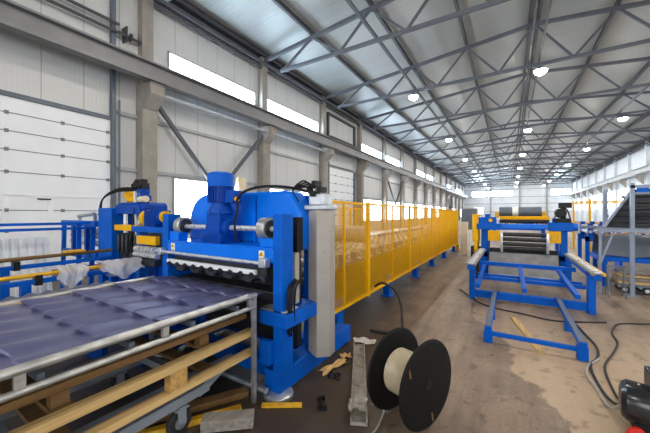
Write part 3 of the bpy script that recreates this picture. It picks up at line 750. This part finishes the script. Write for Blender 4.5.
m = MB(); m.bar((-2.4, .9, .02), (-1.86, 1.72, .02), .06, .04); single('floor_batten', m, 'yellowdirty', 'yellowish timber batten on the floor in front of the castor wheel', 'timber', bevel=.004)
single('floor_slat', MB().bar((.04, 5.44, .012), (.31, 4.22, .012), .075, .02), 'wood', 'pale timber slat lying on the floor inside the low blue rails', 'timber', bevel=.003)
# ------------------------------------------------------------------ second line on the left, beyond the tile sheet
G = thing('punch_press', 'blue punching press with yellow cylinders and black valves, left of the near wall column', 'press', (-5.3, 2.6, 0))
obj('side_column', MB().bx(-5.92, -5.46, 2.3, 2.75, 0, 1.7), 'blue', G, .01)
obj('side_column', MB().bx(-4.95, -4.82, 2.75, 3.1, 0, 1.6), 'blue', G, .01)
m = MB(); m.bx(-5.46, -4.72, 2.36, 2.8, 1.6, 1.74); m.prism([(-5.46, 1.74), (-4.72, 1.74), (-4.78, 1.78), (-5.3, 1.78)], 'Y', 2.36, 2.8); obj('head_beam', m, 'bluedark', G, .01)
obj('ram_plate', MB().bx(-5.45, -4.8, 2.34, 2.5, 1.34, 1.43), 'yellow', G, .006)
m = MB(); m.bx(-5.45, -4.8, 2.42, 2.75, .9, 1.3)
for k in range(5): m.tube((-5.38 + k * .13, 2.38, 1.28), (-5.38 + k * .13, 2.38, 1.0), .03, 10)
obj('punch_tool', m, 'darksteel', G, .006)
for x in (-5.3, -4.95): obj('guide_pillar', MB().tube((x, 2.44, 1.3), (x, 2.44, 1.6), .03, 12), 'steel', G)
m = MB(); m.tube((-5.3, 2.5, 1.83), (-4.95, 2.5, 1.83), .05, 16); m.lathe([(0, .07), (.08, .07), (.12, .04)], (-5.32, 2.5, 1.86), (0, 0, 1), 16); obj('hydraulic_cylinder', m, 'yellow', G)
obj('hydraulic_motor', MB().lathe([(0, .05), (.2, .05), (.22, .03)], (-5.15, 2.6, 1.9), (1, 0, 0), 16), 'bluegloss', G)
m = MB(); m.bar((-4.86, 2.4, 1.12), (-4.93, 2.4, 2.0), .05, .02, (0, 1, 0)); obj('manifold_strip', m, 'white', G)
m = MB(); random.seed(11)
for z in (1.6, 1.72, 1.84, 1.96): m.bx(-4.84, -4.66 + random.uniform(-.06, .03), 2.38, 2.5, z - .04, z + .04)
m.bx(-4.78, -4.7, 2.4, 2.5, 1.5, 2.0); va = obj('valve_stack', m, 'bluedark', G, .006)
for k in range(7): obj('solenoid', MB().bx(-4.92 + .05 * k, -4.88 + .05 * k, 2.34, 2.44, 1.98 + .03 * (k % 2), 2.06 + .03 * (k % 3)), 'black', va, .006)
obj('accumulator', MB().tube((-4.7, 2.36, 1.82), (-4.52, 2.36, 1.82), .045, 14), 'cream', va)
m = MB()
for k in range(3): m.path([(-4.9, 2.4, 1.96 + .02 * k), (-5.4, 2.36, 1.96 + .02 * k), (-5.85, 2.34, 1.85), (-6.0 + .05 * k, 2.34, 1.58)], .014, 6, 6)
m.path([(-4.86, 2.36, 1.7), (-4.9, 2.34, 1.3), (-5.0, 2.33, .95)], .012, 6, 6)
obj('hydraulic_hose', m, 'black', G)
obj('bed', MB().bx(-5.46, -4.9, 2.4, 3.0, .3, .88), 'bluedark', G, .01)

K = thing('tooling_stand', 'small blue portal frame topped by a blue motor, left of the big press', 'machine', (-4.35, 2.4, 0))
for x in (-4.77, -4.08): obj('frame_post', MB().bx(x, x + .1 + (.08 if x > -4.5 else 0), 2.34, 2.47, 0, 1.42 + (.16 if x > -4.5 else 0)), 'blue', K, .006)
obj('top_beam', MB().bx(-4.77, -3.9, 2.28, 2.5, 1.34, 1.42), 'blue', K, .006)
obj('tool_plate', MB().bx(-4.6, -4.1, 2.26, 2.32, 1.17, 1.29), 'yellow', K, .006)
rr = MB()
for k in range(6): rr.lathe([(0, .03), (.01, .05), (.05, .05), (.06, .03)], (-4.62 + .09 * k, 2.27, 1.1), (1, 0, 0), 14)
rr.tube((-4.66, 2.27, 1.1), (-4.06, 2.27, 1.1), .02, 10); rr.tube((-4.66, 2.27, 1.02), (-4.06, 2.27, 1.02), .035, 10)
obj('roller', rr, 'steel', K)
obj('lower_beam', MB().bx(-4.67, -4.08, 2.24, 2.5, .88, .97), 'darksteel', K)
m = MB(); m.lathe([(0, .08), (.02, .105), (.3, .105), (.34, .09), (.36, .05)], (-4.45, 2.38, 1.54), (1, 0, 0), 22)
for k in range(14): m.bx(-4.4 + .02 * k, -4.393 + .02 * k, 2.265, 2.495, 1.43, 1.65)
m.bx(-4.38, -4.2, 2.3, 2.46, 1.42, 1.46); mo = obj('motor', m, 'bluedark', K)
obj('coupling', MB().lathe([(0, .06), (.02, .115), (.1, .115), (.12, .08)], (-4.57, 2.38, 1.54), (1, 0, 0), 20), 'yellow', mo)
obj('coupling', MB().lathe([(0, .08), (.05, .08)], (-4.09, 2.38, 1.56), (1, 0, 0), 20), 'yellow', mo)

L = thing('roller_feeder', 'low blue feeder frame with steel rollers in front of the sectional door', 'machine', (-6.7, 2.5, 0))
for x in (-7.35, -6.1):
    m = MB(); m.bar((x - .12, 2.3, 0), (x, 2.3, 1.48), .06, .06, (0, 1, 0)); obj('leg', m, 'blue', L); obj('leg', MB().bx(x - .03, x + .03, 2.92, 2.98, 0, 1.48), 'blue', L)
m = MB(); m.bx(-7.4, -5.95, 2.26, 2.36, 1.38, 1.48); m.bx(-7.4, -5.95, 2.9, 3.0, 1.38, 1.48); obj('top_beam', m, 'blue', L, .006)
m = MB(); m.bx(-7.35, -5.95, 2.27, 2.35, .82, .94); m.bx(-7.35, -5.95, 2.9, 3.0, .6, .7); obj('lower_beam', m, 'blue', L, .006)
for z in (1.08, 1.2, 1.3): obj('roller', MB().tube((-7.25, 2.4, z), (-6.05, 2.4, z), .05, 16), 'steel', L)
for x in (-6.85, -6.3): obj('side_plate', MB().bx(x, x + .07, 2.24, 2.3, .9, 1.4), 'bluedark', L)
obj('work_light', MB().tube((-6.7, 2.3, 1.56), (-6.05, 2.3, 1.6), .03, 10), 'galv', L)
m = MB(); m.bx(-6.72, -6.68, 2.3, 2.34, 1.48, 1.56); m.bx(-6.1, -6.06, 2.3, 2.34, 1.48, 1.6); obj('lamp_bracket', m, 'galv', L)
t = thing('upper_tube_rail', 'pair of thin blue tubes running out in front of the white sectional door', 'rail', (-6.1, 1.2, 0))
obj('tube', MB().bx(-6.15, -6.08, -.3, 2.24, 1.425, 1.465), 'blue', t); obj('tube', MB().bx(-6.0, -5.95, -.3, 2.24, 1.35, 1.39), 'blue', t)
for y in (-.25, 2.1): obj('leg', MB().bx(-6.13, -6.09, y - .03, y + .03, 0, 1.425), 'blue', t)

Q = thing('sheet_conveyor', 'low blue tube conveyor with a yellow edge rail beyond the slate blue sheet', 'conveyor', (-4.8, 1.2, 0))
for x, z in ((-4.42, .885), (-5.2, .96)):
    obj('side_beam', MB().bx(x - .035, x + .035, -.3, 2.2, z - .048, z - .0), 'blue', Q, .004)
    for y in (-.1, 1.05, 2.1): obj('leg', MB().bx(x - .04, x + .04, y - .04, y + .04, 0, z - .048), 'blue', Q)
obj('edge_rail', MB().tube((-4.42, -.3, .925), (-4.42, 2.18, .935), .024, 10), 'yellowdirty', Q)
obj('edge_rail', MB().tube((-5.2, -.3, 1.02), (-5.2, 2.2, 1.05), .024, 10), 'woodbrown', Q)
for x, z in ((-4.42, .9), (-5.2, .98)):
    for y in (.5, 1.15): obj('clamp', MB().bx(x - .05, x + .05, y - .03, y + .03, z - .08, z + .03), 'black', Q)
obj('cross_bar', MB().bx(-5.17, -4.45, 1.6, 1.66, .82, .87), 'blue', Q)
m = MB(); m.bx(-5.28, -5.12, 1.62, 1.84, 1.07, 1.095); single('carton', m, 'yellowdirty', 'flat yellow carton lying on the brown rail by the punching press', 'carton')
def drape(x, y0, y1, z, drop, w, name, label):
    random.seed(int(y0 * 100)); ph = [random.uniform(0, 6) for _ in range(5)]
    def f(u, v):
        y = y0 + (y1 - y0) * u; a = (v - .5) * 2
        fold = .018 * math.sin(11 * u + ph[0] + 2 * a) + .008 * math.sin(25 * u + ph[1]) + .006 * math.sin(6 * a + ph[2] + 8 * u)
        dz = -drop * (abs(a) ** 1.3) * (.8 + .25 * math.sin(7 * u + ph[3]))
        return (x + a * w * .5 + fold * (abs(a) + .3) , y + .02 * math.sin(8 * a + ph[4]), z + dz + .004 * math.sin(30 * u + 6 * a) + .03)
    return single(name, MB().sheet(f, 60, 24, .002), 'film', label, 'plastic film', angle=80)
drape(-4.42, 1.3, 1.58, .975, .26, .26, 'plastic_film', 'small cloudy plastic film hanging over the yellow rail, nearer the wall door')
drape(-4.42, 1.72, 2.2, .975, .24, .26, 'plastic_film', 'large cloudy plastic film draped over the yellow rail end')
for i in range(3):
    x0 = -6.32 - .05 * i
    def f(u, v, x0=x0, i=i):
        y = -.6 + 2.44 * u - .06 * i; z = .02 + 1.2 * v
        t_ = (y * 10.5) % 1.0; pr = min(1, max(0, (abs(t_ - .5) - .18) / .06))
        return (x0 - .2 * v + .03 * pr, y, z)
    single('corrugated_sheet', MB().sheet(f, 280, 4, (-.004, 0, 0)), 'corr', ['front white corrugated sheet leaning below the door', 'middle white corrugated sheet leaning below the door', 'rear white corrugated sheet leaning below the door'][i],
           'corrugated sheet', 'white corrugated sheets leaning below the door', angle=25)
st = thing('sheet_stand', 'low blue stand under the pile of wavy grey sheets', 'stand', (-3.95, .9, 0))
for y in (-.1, 1.5): obj('leg', MB().bx(-4.2, -3.7, y - .03, y + .03, 0, .6), 'bluedark', st)
for y in (-.1, 1.5): obj('cross_bar', MB().bx(-4.28, -3.62, y - .05, y + .05, .6, .66), 'blue', st)
nm = ['lowest', 'second lowest', 'middle', 'second highest', 'topmost']
for i in range(5):
    def f(u, v, i=i):
        x = -4.15 + .42 * v; y = -.3 + 2.0 * u
        return (x, y, .665 + i * .027 + .026 * (.5 + .5 * math.sin(2 * PI * y / .14)))
    single('wavy_sheet', MB().sheet(f, 170, 3, .004), 'greysheet', '%s wavy grey sheet of the pile beyond the slate blue sheet' % nm[i], 'metal sheet', 'wavy grey sheets piled beyond the table', angle=50)

# ------------------------------------------------------------------ slitter on the right
Z = thing('slitting_machine', 'blue slitting machine with yellow guards and dark steel rollers, centre right', 'machine', (.25, 9, 0))
for x0, x1 in ((-.64, -.48), (.99, 1.13)):
    obj('frame_post', MB().bx(x0, x1, 8.8, 9.1, 0, 1.2), 'blue', Z, .008); obj('rear_post', MB().bx(x0, x1, 9.6, 9.8, 0, 1.2), 'blue', Z, .008)
    obj('side_beam', MB().bx(x0, x1, 8.8, 9.8, .5, .62), 'blue', Z, .006)
m = MB(); m.bx(-.75, -.2, 8.7, 9.15, 1.2, 1.36); m.bx(-.7, -.3, 8.72, 9.1, 1.36, 1.52); m.tube((-.5, 8.9, 1.5), (-.5, 8.9, 1.6), .06, 14); bl = obj('bearing_housing', m, 'blue', Z, .01)
obj('adjuster', MB().tube((-.42, 8.72, 1.44), (-.42, 8.66, 1.44), .045, 14), 'yellow', bl)
m = MB(); m.bx(.76, 1.22, 8.7, 9.15, 1.2, 1.4); m.tube((.9, 8.9, 1.4), (.9, 8.9, 1.5), .05, 14); obj('bearing_housing', m, 'blue', Z, .01)
obj('front_beam', MB().bx(-.22, .76, 8.76, 8.9, 1.25, 1.35), 'bluegloss', Z, .006)
m = MB(); m.bx(-.22, .8, 8.74, 8.82, 1.465, 1.545)
for k in range(14): m.bx(-.2 + .07 * k, -.17 + .07 * k, 8.72, 8.74, 1.47, 1.52)
obj('knife_beam', m, 'yellow', Z, .004)
m = MB(); m.tube((-.22, 8.95, 1.42), (.8, 8.95, 1.42), .05, 18)
for k in range(16): m.lathe([(0, .07), (.02, .07)], (-.18 + .06 * k, 8.95, 1.42), (1, 0, 0), 18)
obj('knife_shaft', m, 'darksteel', Z)
up = obj('upper_roll', MB().tube((-.24, 9.1, 1.66), (.66, 9.1, 1.66), .12, 28), 'greydark', Z, label='dark rubber covered upper roll')
obj('roll_label', MB().lathe([(0, .1215), (.13, .1215)], (.05, 9.1, 1.66), (1, 0, 0), 28, caps=False), 'labelpaper', up)
for x in (-.34, .66): obj('roll_bracket', MB().bx(x, x + .1, 9.0, 9.2, 1.5, 1.66), 'yellowdirty', Z, .006)
obj('guard_plate', MB().bx(-.48, -.2, 8.72, 8.76, .92, 1.18), 'yellow', Z, .004); gp = obj('guard_plate', MB().bx(.76, 1.0, 8.72, 8.76, .92, 1.2), 'yellow', Z, .004)
m = MB(); random.seed(2)
for k in range(3): m.bx(.8 + .06 * k, .84 + .06 * k, 8.714, 8.72, .99, 1.12)
obj('painted_mark', m, 'yellowdirty', gp)
m = MB(); m.bx(-.84, -.7, 8.7, 9.4, .9, 1.6); m.prism([(8.7, .6), (9.4, .6), (9.4, .9), (8.7, .9)], 'X', -.8, -.72); obj('drive_guard', m, 'yellow', Z, .02)
for x in (-.2, .72):
    m = MB(); m.prism([(8.62, .66), (8.75, .66), (8.8, 1.14), (8.58, 1.14), (8.55, 1.0)], 'X', x, x + .05); obj('roller_cheek', m, 'steel', Z, .006)
for k, z in enumerate((1.1, .98, .86, .75)): obj('feed_roller', MB().tube((-.16, 8.66 + .02 * k, z), (.73, 8.66 + .02 * k, z), .05, 18), 'darksteel', Z)
m = MB(); m.lathe([(0, .09), (.03, .11), (.26, .11), (.3, .07)], (1.0, 8.7, 1.62), (0, 1, 0), 20); m.bx(.92, 1.16, 8.75, 9.05, 1.4, 1.5); m.bx(1.0, 1.1, 8.8, 8.9, 1.5, 1.86); m.bx(.96, 1.2, 8.76, 8.86, 1.74, 1.86)
dm = obj('drive_motor', m, 'black', Z, .006)
m = MB(); m.path([(1.0, 8.8, 1.8), (1.1, 8.7, 1.7), (1.16, 8.7, 1.5), (1.18, 8.72, 1.3)], .015, 6, 6); m.path([(.95, 8.7, 1.6), (.86, 8.66, 1.5), (.9, 8.68, 1.4)], .012, 6, 6); obj('cable', m, 'black', dm)
obj('bearing_cap', MB().tube((1.2, 8.9, 1.3), (1.32, 8.9, 1.3), .09, 18), 'bluegloss', Z)
m = MB(); m.bx(-.9, -.62, 8.9, 9.2, 0, .75); obj('gear_case', m, 'darksteel', Z, .02)
m = MB(); m.bx(-.48, .99, 9.2, 9.3, .2, .7); obj('rear_panel', m, 'darksteel', Z)
def hang(u, v):
    x = -.45 + 1.4 * u; z = .64 - .5 * v
    return (x, 8.72 - .22 * math.sin(v * 1.3) + .01 * math.sin(9 * u), z)
single('steel_sheet', MB().sheet(hang, 20, 14, (0, .003, 0)), 'midsteel', 'dark steel sheet hanging out below the rollers of the slitter', 'metal sheet')

E_ = thing('feed_frame', 'low blue feed frame with long floor rails in front of the slitter', 'frame', (.25, 6.3, 0))
for x0 in (-.27, .64):
    m = MB(); m.bx(x0, x0 + .075, 4.24, 6.36, .15, .2); obj('floor_rail', m, 'blue', E_, .004)
    obj('rail_foot', MB().bx(x0 - .01, x0 + .085, 4.24, 4.34, 0, .15), 'blue', E_, .004); obj('rail_foot', MB().bx(x0, x0 + .075, 5.2, 5.32, 0, .15), 'blue', E_, .004)
    obj('rail_pad', MB().bx(x0 + .01, x0 + .065, 4.26, 6.3, .2, .208), 'greydark', E_)
obj('cross_bar', MB().bx(-.195, .64, 4.25, 4.29, .09, .14), 'blue', E_, .003)
m = MB(); m.bx(-.64, 1.15, 6.3, 6.4, .04, .17); obj('sill_beam', m, 'blue', E_, .005)
for x in (-.66, 1.06):
    obj('front_post', MB().bx(x, x + .1, 6.28, 6.4, 0, .68), 'blue', E_, .005)
    obj('rear_post', MB().bx(x, x + .1, 8.5, 8.62, 0, .68), 'blue', E_, .005)
    b = obj('side_rail', MB().bx(x, x + .1, 5.95, 8.66, .6, .68), 'blue', E_, .005)
    obj('guide_strip', MB().bx(x - .02, x + .02, 5.9, 8.6, .68, .72), 'woodgrey', b); obj('guide_strip', MB().bx(x + .11, x + .14, 5.9, 8.6, .68, .72), 'yellowdirty' if x > 0 else 'woodgrey', b)
    for k in range(12): obj('roller', MB().tube((x + .02, 6.0 + .23 * k, .71), (x + .11, 6.0 + .23 * k, .71), .022, 10), 'steel', b)
m = MB(); m.bx(-.56, 1.06, 7.3, 7.4, .5, .58); m.bx(-.56, 1.06, 6.7, 6.78, .34, .42); obj('cross_beam', m, 'blue', E_, .005)
m = MB(); m.bx(-.56, 1.06, 5.82 + .6, 5.9 + .6, .36, .42); obj('cross_beam', m, 'blue', E_, .005)
for x in (-.45, .19, .82):
    m = MB(); m.bar((x, 5.5, .42), (x - .02, 7.36, .5), .06, .06); obj('tilt_arm', m, 'blue', E_)
    
# ------------------------------------------------------------------ black motor and cables, bottom right
N = thing('electric_motor', 'glossy black electric motor with a red disc at the bottom right corner', 'motor', (.84, 3.1, 0))
m = MB(); m.lathe([(0, .08), (.012, .12), (.04, .142), (.19, .142), (.2, .135)], (.7, 3.1, .215), (.97, -.2, 0), 32); obj('housing', m, 'blackpaint', N)
m = MB(); m.lathe([(0, .112), (.02, .15), (.08, .15), (.09, .1)], (.89, 3.06, .25), (.97, -.2, 0), 28); m.bx(.9, 1.05, 2.95, 3.2, .1, .3); obj('end_bell', m, 'black', N)
m = MB(); m.bx(.86, 1.0, 3.02, 3.2, .32, .46); obj('terminal_box', m, 'blackpaint', N, .012)
m = MB(); m.bx(.86, .88, 2.92, 2.96, .08, .34); m.tube((.87, 2.94, .34), (.99, 2.94, .34), .012, 8); obj('bracket', m, 'steel', N)
m = MB(); m.lathe([(0, .04), (.004, .055), (.03, .055), (.034, .04)], (.745, 2.93, .06), (.3, -.95, 0), 24); obj('end_disc', m, 'red', N, label='red disc')
obj('base', MB().bx(.78, 1.08, 3.0, 3.25, 0, .1), 'black', N, .01)
def cable(pts, r, m_, label, name='floor_cable'): return single(name, MB().path([(x, y, r + .002) if len(p) == 2 else p for p in pts for x, y in [p[:2]]], r, 8, 8), m_, label, 'cable')
cable([(3.2, 7.3), (2.4, 6.7), (1.72, 6.14), (1.46, 6.01), (1.3, 5.86), (1.16, 5.42), (1.13, 5.05), (1.01, 4.66), (0.86, 4.26), (0.81, 3.98)] + [(.79, 3.55), (.8, 3.35, .08), (.8, 3.16, .2)], .011, 'rubber', 'black cable wriggling over the pale floor to the black motor, farther right')
cable([(0.72, 6.2), (0.8, 5.6), (0.84, 5.22), (0.88, 4.75), (0.82, 4.39), (0.73, 4.18), (0.7, 3.93)] + [(.71, 3.55), (.74, 3.3, .06), (.76, 3.14, .19)], .012, 'rubber', 'black cable beside the blue floor rail running to the motor')
cable([(0.83, 4.37), (0.69, 4.09), (0.65, 3.88), (0.67, 3.6)] + [(.68, 3.4), (.7, 3.25, .05), (.73, 3.12, .16)], .012, 'hose', 'pale grey cable curving from the blue rail foot to the motor')
cable([(-.9, 6.9), (-.4, 5.95), (.2, 5.7), (.6, 5.6), (1.2, 5.9)], .011, 'rubber', 'thin black cable crossing the floor under the blue rails')

# ------------------------------------------------------------------ rack and sheets on the right
H = thing('sheet_rack', 'grey and blue steel rack holding the leaning black sheets, right edge', 'rack', (2.4, 8.6, 0))
obj('front_post', MB().bx(1.99, 2.05, 8.06, 8.12, 0, 2.2), 'rack', H); obj('front_post', MB().bx(3.6, 3.68, 8.06, 8.14, 0, 2.2), 'rack', H)
obj('base_plate', MB().bx(1.92, 2.12, 8.0, 8.2, 0, .015), 'rack', H)
obj('rear_post', MB().bx(1.98, 2.06, 10.0, 10.08, 0, 2.2), 'rack', H)
m = MB(); m.bx(1.98, 3.66, 8.06, 8.12, 2.1, 2.16); m.bx(2.06, 3.66, 8.06, 8.12, 1.98, 2.02); obj('top_bar', m, 'rack', H)
obj('name_rail', MB().bx(2.07, 2.24, 8.05, 8.06, 2.02, 2.1), 'blue', H)
for y in (8.02, 9.9): obj('shelf_bar', MB().bx(1.5, 3.66, y, y + .04, 1.24, 1.31), 'rack', H)
m = MB(); m.bx(1.53, 1.57, 8.06, 8.1, 0, 1.24); m.bar((1.56, 8.08, .62), (1.75, 8.08, 1.24), .03, .03, (0, 1, 0)); obj('leg', m, 'rack', H)
m = MB(); m.bar((1.62, 8.14, 1.33), (2.16, 8.5, 2.16), .04, .04, (0, 1, 0)); m.tube((2.0, 8.4, 1.93), (1.94, 8.4, 1.96), .03, 8); obj('incline_edge', m, 'rack', H)
nm = ['front', 'second', 'third', 'rear']
for i in range(4):
    def f(u, v, i=i):
        x = 1.66 + .52 * v + (2.0 - .52 * v) * u; y = 8.2 + .36 * v + .05 * i; z = 1.33 + .78 * v
        t_ = (v * 6.0) % 1.0; pr = min(1, max(0, (abs(t_ - .5) - .2) / .08))
        return (x, y - .025 * pr, z)
    single('black_profile_sheet', MB().sheet(f, 10, 96, (0, .004, 0)), 'anthra', '%s black profiled sheet leaning on the grey rack' % nm[i], 'profiled sheet', 'black profiled sheets on the rack', angle=25)
t = thing('coil_table', 'blue table under the rack, carrying a grey roll of film', 'table', (2.6, 9.2, 0))
for x in (1.75, 3.4):
    for y in (8.9, 9.8): obj('leg', MB().bx(x, x + .08, y, y + .08, 0, .62), 'blue', t)
m = MB(); m.bx(1.7, 3.5, 8.88, 8.98, .56, .66); m.bx(1.7, 3.5, 9.78, 9.88, .56, .66); m.bx(1.7, 1.8, 8.98, 9.78, .56, .66); m.bx(3.4, 3.5, 8.98, 9.78, .56, .66); obj('frame', m, 'blue', t)
def roll(u, v):
    a = v * PI * 1.0; return (1.72 + 1.8 * u, 9.35 - .42 * math.cos(a) * .95, .68 + .46 * math.sin(a) + .01 * math.sin(17 * u + 5 * v))
single('sheet_bundle', MB().sheet(roll, 24, 20, .004), 'greydark', 'humped grey wrapped sheet bundle on the blue table below the black sheets', 'bundle')
m = MB()
for k in range(22): m.lathe([(0, .012), (.03, .02), (.055, .012)], (1.8 + .07 * k, 8.9, 1.2 - .0006 * (k - 10) ** 2), (1, 0, 0), 8)
ch = single('drive_chain', m, 'yellowdirty', 'sagging brass coloured roller chain under the grey shelf bar', 'chain')
bl = ['lowest', 'second', 'third', 'topmost']
for i in range(4):
    m = MB(); m.bx(1.86 + .02 * i, 3.5, 8.3, 8.75, .2 + .065 * i, .25 + .065 * i); single('pale_board', m, 'woodgrey' if i % 2 else 'wood', '%s pale board of the pile by the rack post' % bl[i], 'board', 'pale boards piled by the rack', bevel=.004)
t = thing('board_trolley', 'grey wheeled trolley under the pale boards at the right edge', 'trolley', (2.6, 8.5, 0))
obj('deck', MB().bx(1.86, 3.5, 8.3, 8.78, .15, .2), 'greydark', t)
for x in (1.98, 2.3, 3.3):
    for y in (8.34, 8.7):
        w = obj('wheel', MB().lathe([(0, .05), (.01, .075), (.04, .075), (.05, .05)], (x, y, .076), (0, 1, 0), 20), 'rubber', t); obj('hub', MB().lathe([(0, .035), (.004, .035)], (x, y - .004, .076), (0, 1, 0), 14), 'galv', w)
t = thing('wire_trestle', 'small grey steel trestle beside the grey rack post', 'trestle', (1.75, 7.9, 0))
for x in (1.62, 1.86): m = MB(); m.bar((x, 7.75, 0), (x, 7.9, .58), .016); m.bar((x, 8.02, 0), (x, 7.9, .58), .016); obj('leg', m, 'greydark', t)
obj('top_bar', MB().bx(1.6, 1.88, 7.885, 7.915, .57, .6), 'greydark', t)

# ------------------------------------------------------------------ far right: yellow guard and machines
def guard(y, x0, x1, label, posts):
    o = thing('guard_frame', label, 'guard', ((x0 + x1) / 2, y, 0), 'yellow guard frames behind the rack')
    for x in posts: obj('post', MB().bx(x - .035, x + .035, y - .035, y + .035, 0, 2.2), 'yellow', o)
    obj('top_rail', MB().bx(x0, x1, y - .025, y + .025, 2.05, 2.1), 'yellow', o); obj('mid_rail', MB().bx(x0, x1, y - .02, y + .02, 1.2, 1.24), 'yellow', o)
    return o
guard(15.4, 2.2, 3.9, 'tall yellow guard frame just right of the slitter motor', (2.65,))
guard(17.5, 2.4, 5.0, 'yellow guard frame farther back, behind the tall yellow post', (2.45, 4.2))
random.seed(5)
def bgmachine(x, y, w, dep, h, label, seed):
    random.seed(seed)
    o = thing('forming_machine', label, 'machine', (x + w / 2, y, 0))
    for xx in (x, x + w - .1):
        for yy in (y, y + dep - .1): obj('leg', MB().bx(xx, xx + .1, yy, yy + .1, 0, h * .6), 'blue', o)
    m = MB(); m.bx(x, x + w, y, y + .12, h * .5, h * .62); m.bx(x, x + w, y + dep - .12, y + dep, h * .5, h * .62); obj('beam', m, 'blue', o)
    m = MB()
    for k in range(int(w / .25)): m.bx(x + .06 + .25 * k, x + .18 + .25 * k, y + .02, y + .14, h * .62, h * (.85 + .1 * random.random())); m.bx(x + .06 + .25 * k, x + .18 + .25 * k, y + dep - .14, y + dep - .02, h * .62, h * .9)
    obj('roll_stand', m, 'bluedark', o)
    m = MB()
    for k in range(int(w / .25)):
        for z in (.7, .8): m.tube((x + .12 + .25 * k, y, h * z), (x + .12 + .25 * k, y + dep, h * z), .05, 10)
    obj('roller', m, 'steel', o)
    m = MB(); m.bx(x + w * .6, x + w * .8, y - .15, y, h * .62, h * .95); m.lathe([(0, .12), (.3, .12), (.34, .08)], (x + w * .3, y - .05, h * 1.02), (1, 0, 0), 16); m.bx(x + w * .32, x + w * .4, y - .05, y + .1, h * .85, h); obj('drive', m, 'bluegloss', o)
    return o
bgmachine(2.0, 12.2, 2.4, 1.3, 1.5, 'blue roll machine behind the yellow guard post, right of the slitter', 4)
bgmachine(3.4, 16.0, 3.6, 1.4, 1.75, 'blue roll machine farther back on the right, near the wall', 9)
bgmachine(-.9, 21, 2.6, 1.4, 1.3, 'distant blue machine seen left of the slitter', 13)
t = thing('spare_roll', 'horizontal white film roll on a stand behind the rack', 'roll', (3.0, 11.2, 0))
obj('roll', MB().lathe([(0, .12), (0.01, .2), (1.5, .2), (1.51, .12)], (2.4, 11.2, 1.5), (1, 0, 0), 26), 'white', t)
for x in (2.5, 3.75): obj('stand', MB().prism([(10.95, 0), (11.45, 0), (11.27, 1.33), (11.13, 1.33)], 'X', x, x + .06), 'blue', t)
m = MB(); m.bx(5.2, 6.9, 22, 24.5, 0, 1.3); m.bx(5.2, 6.9, 22, 24.5, 1.34, 1.9); m.bx(5.3, 6.8, 22.2, 24.3, 1.3, 1.34)
single('wrapped_pallet', m, 'white', 'white wrapped goods stacked near the right wall, far back', 'goods', bevel=.03)
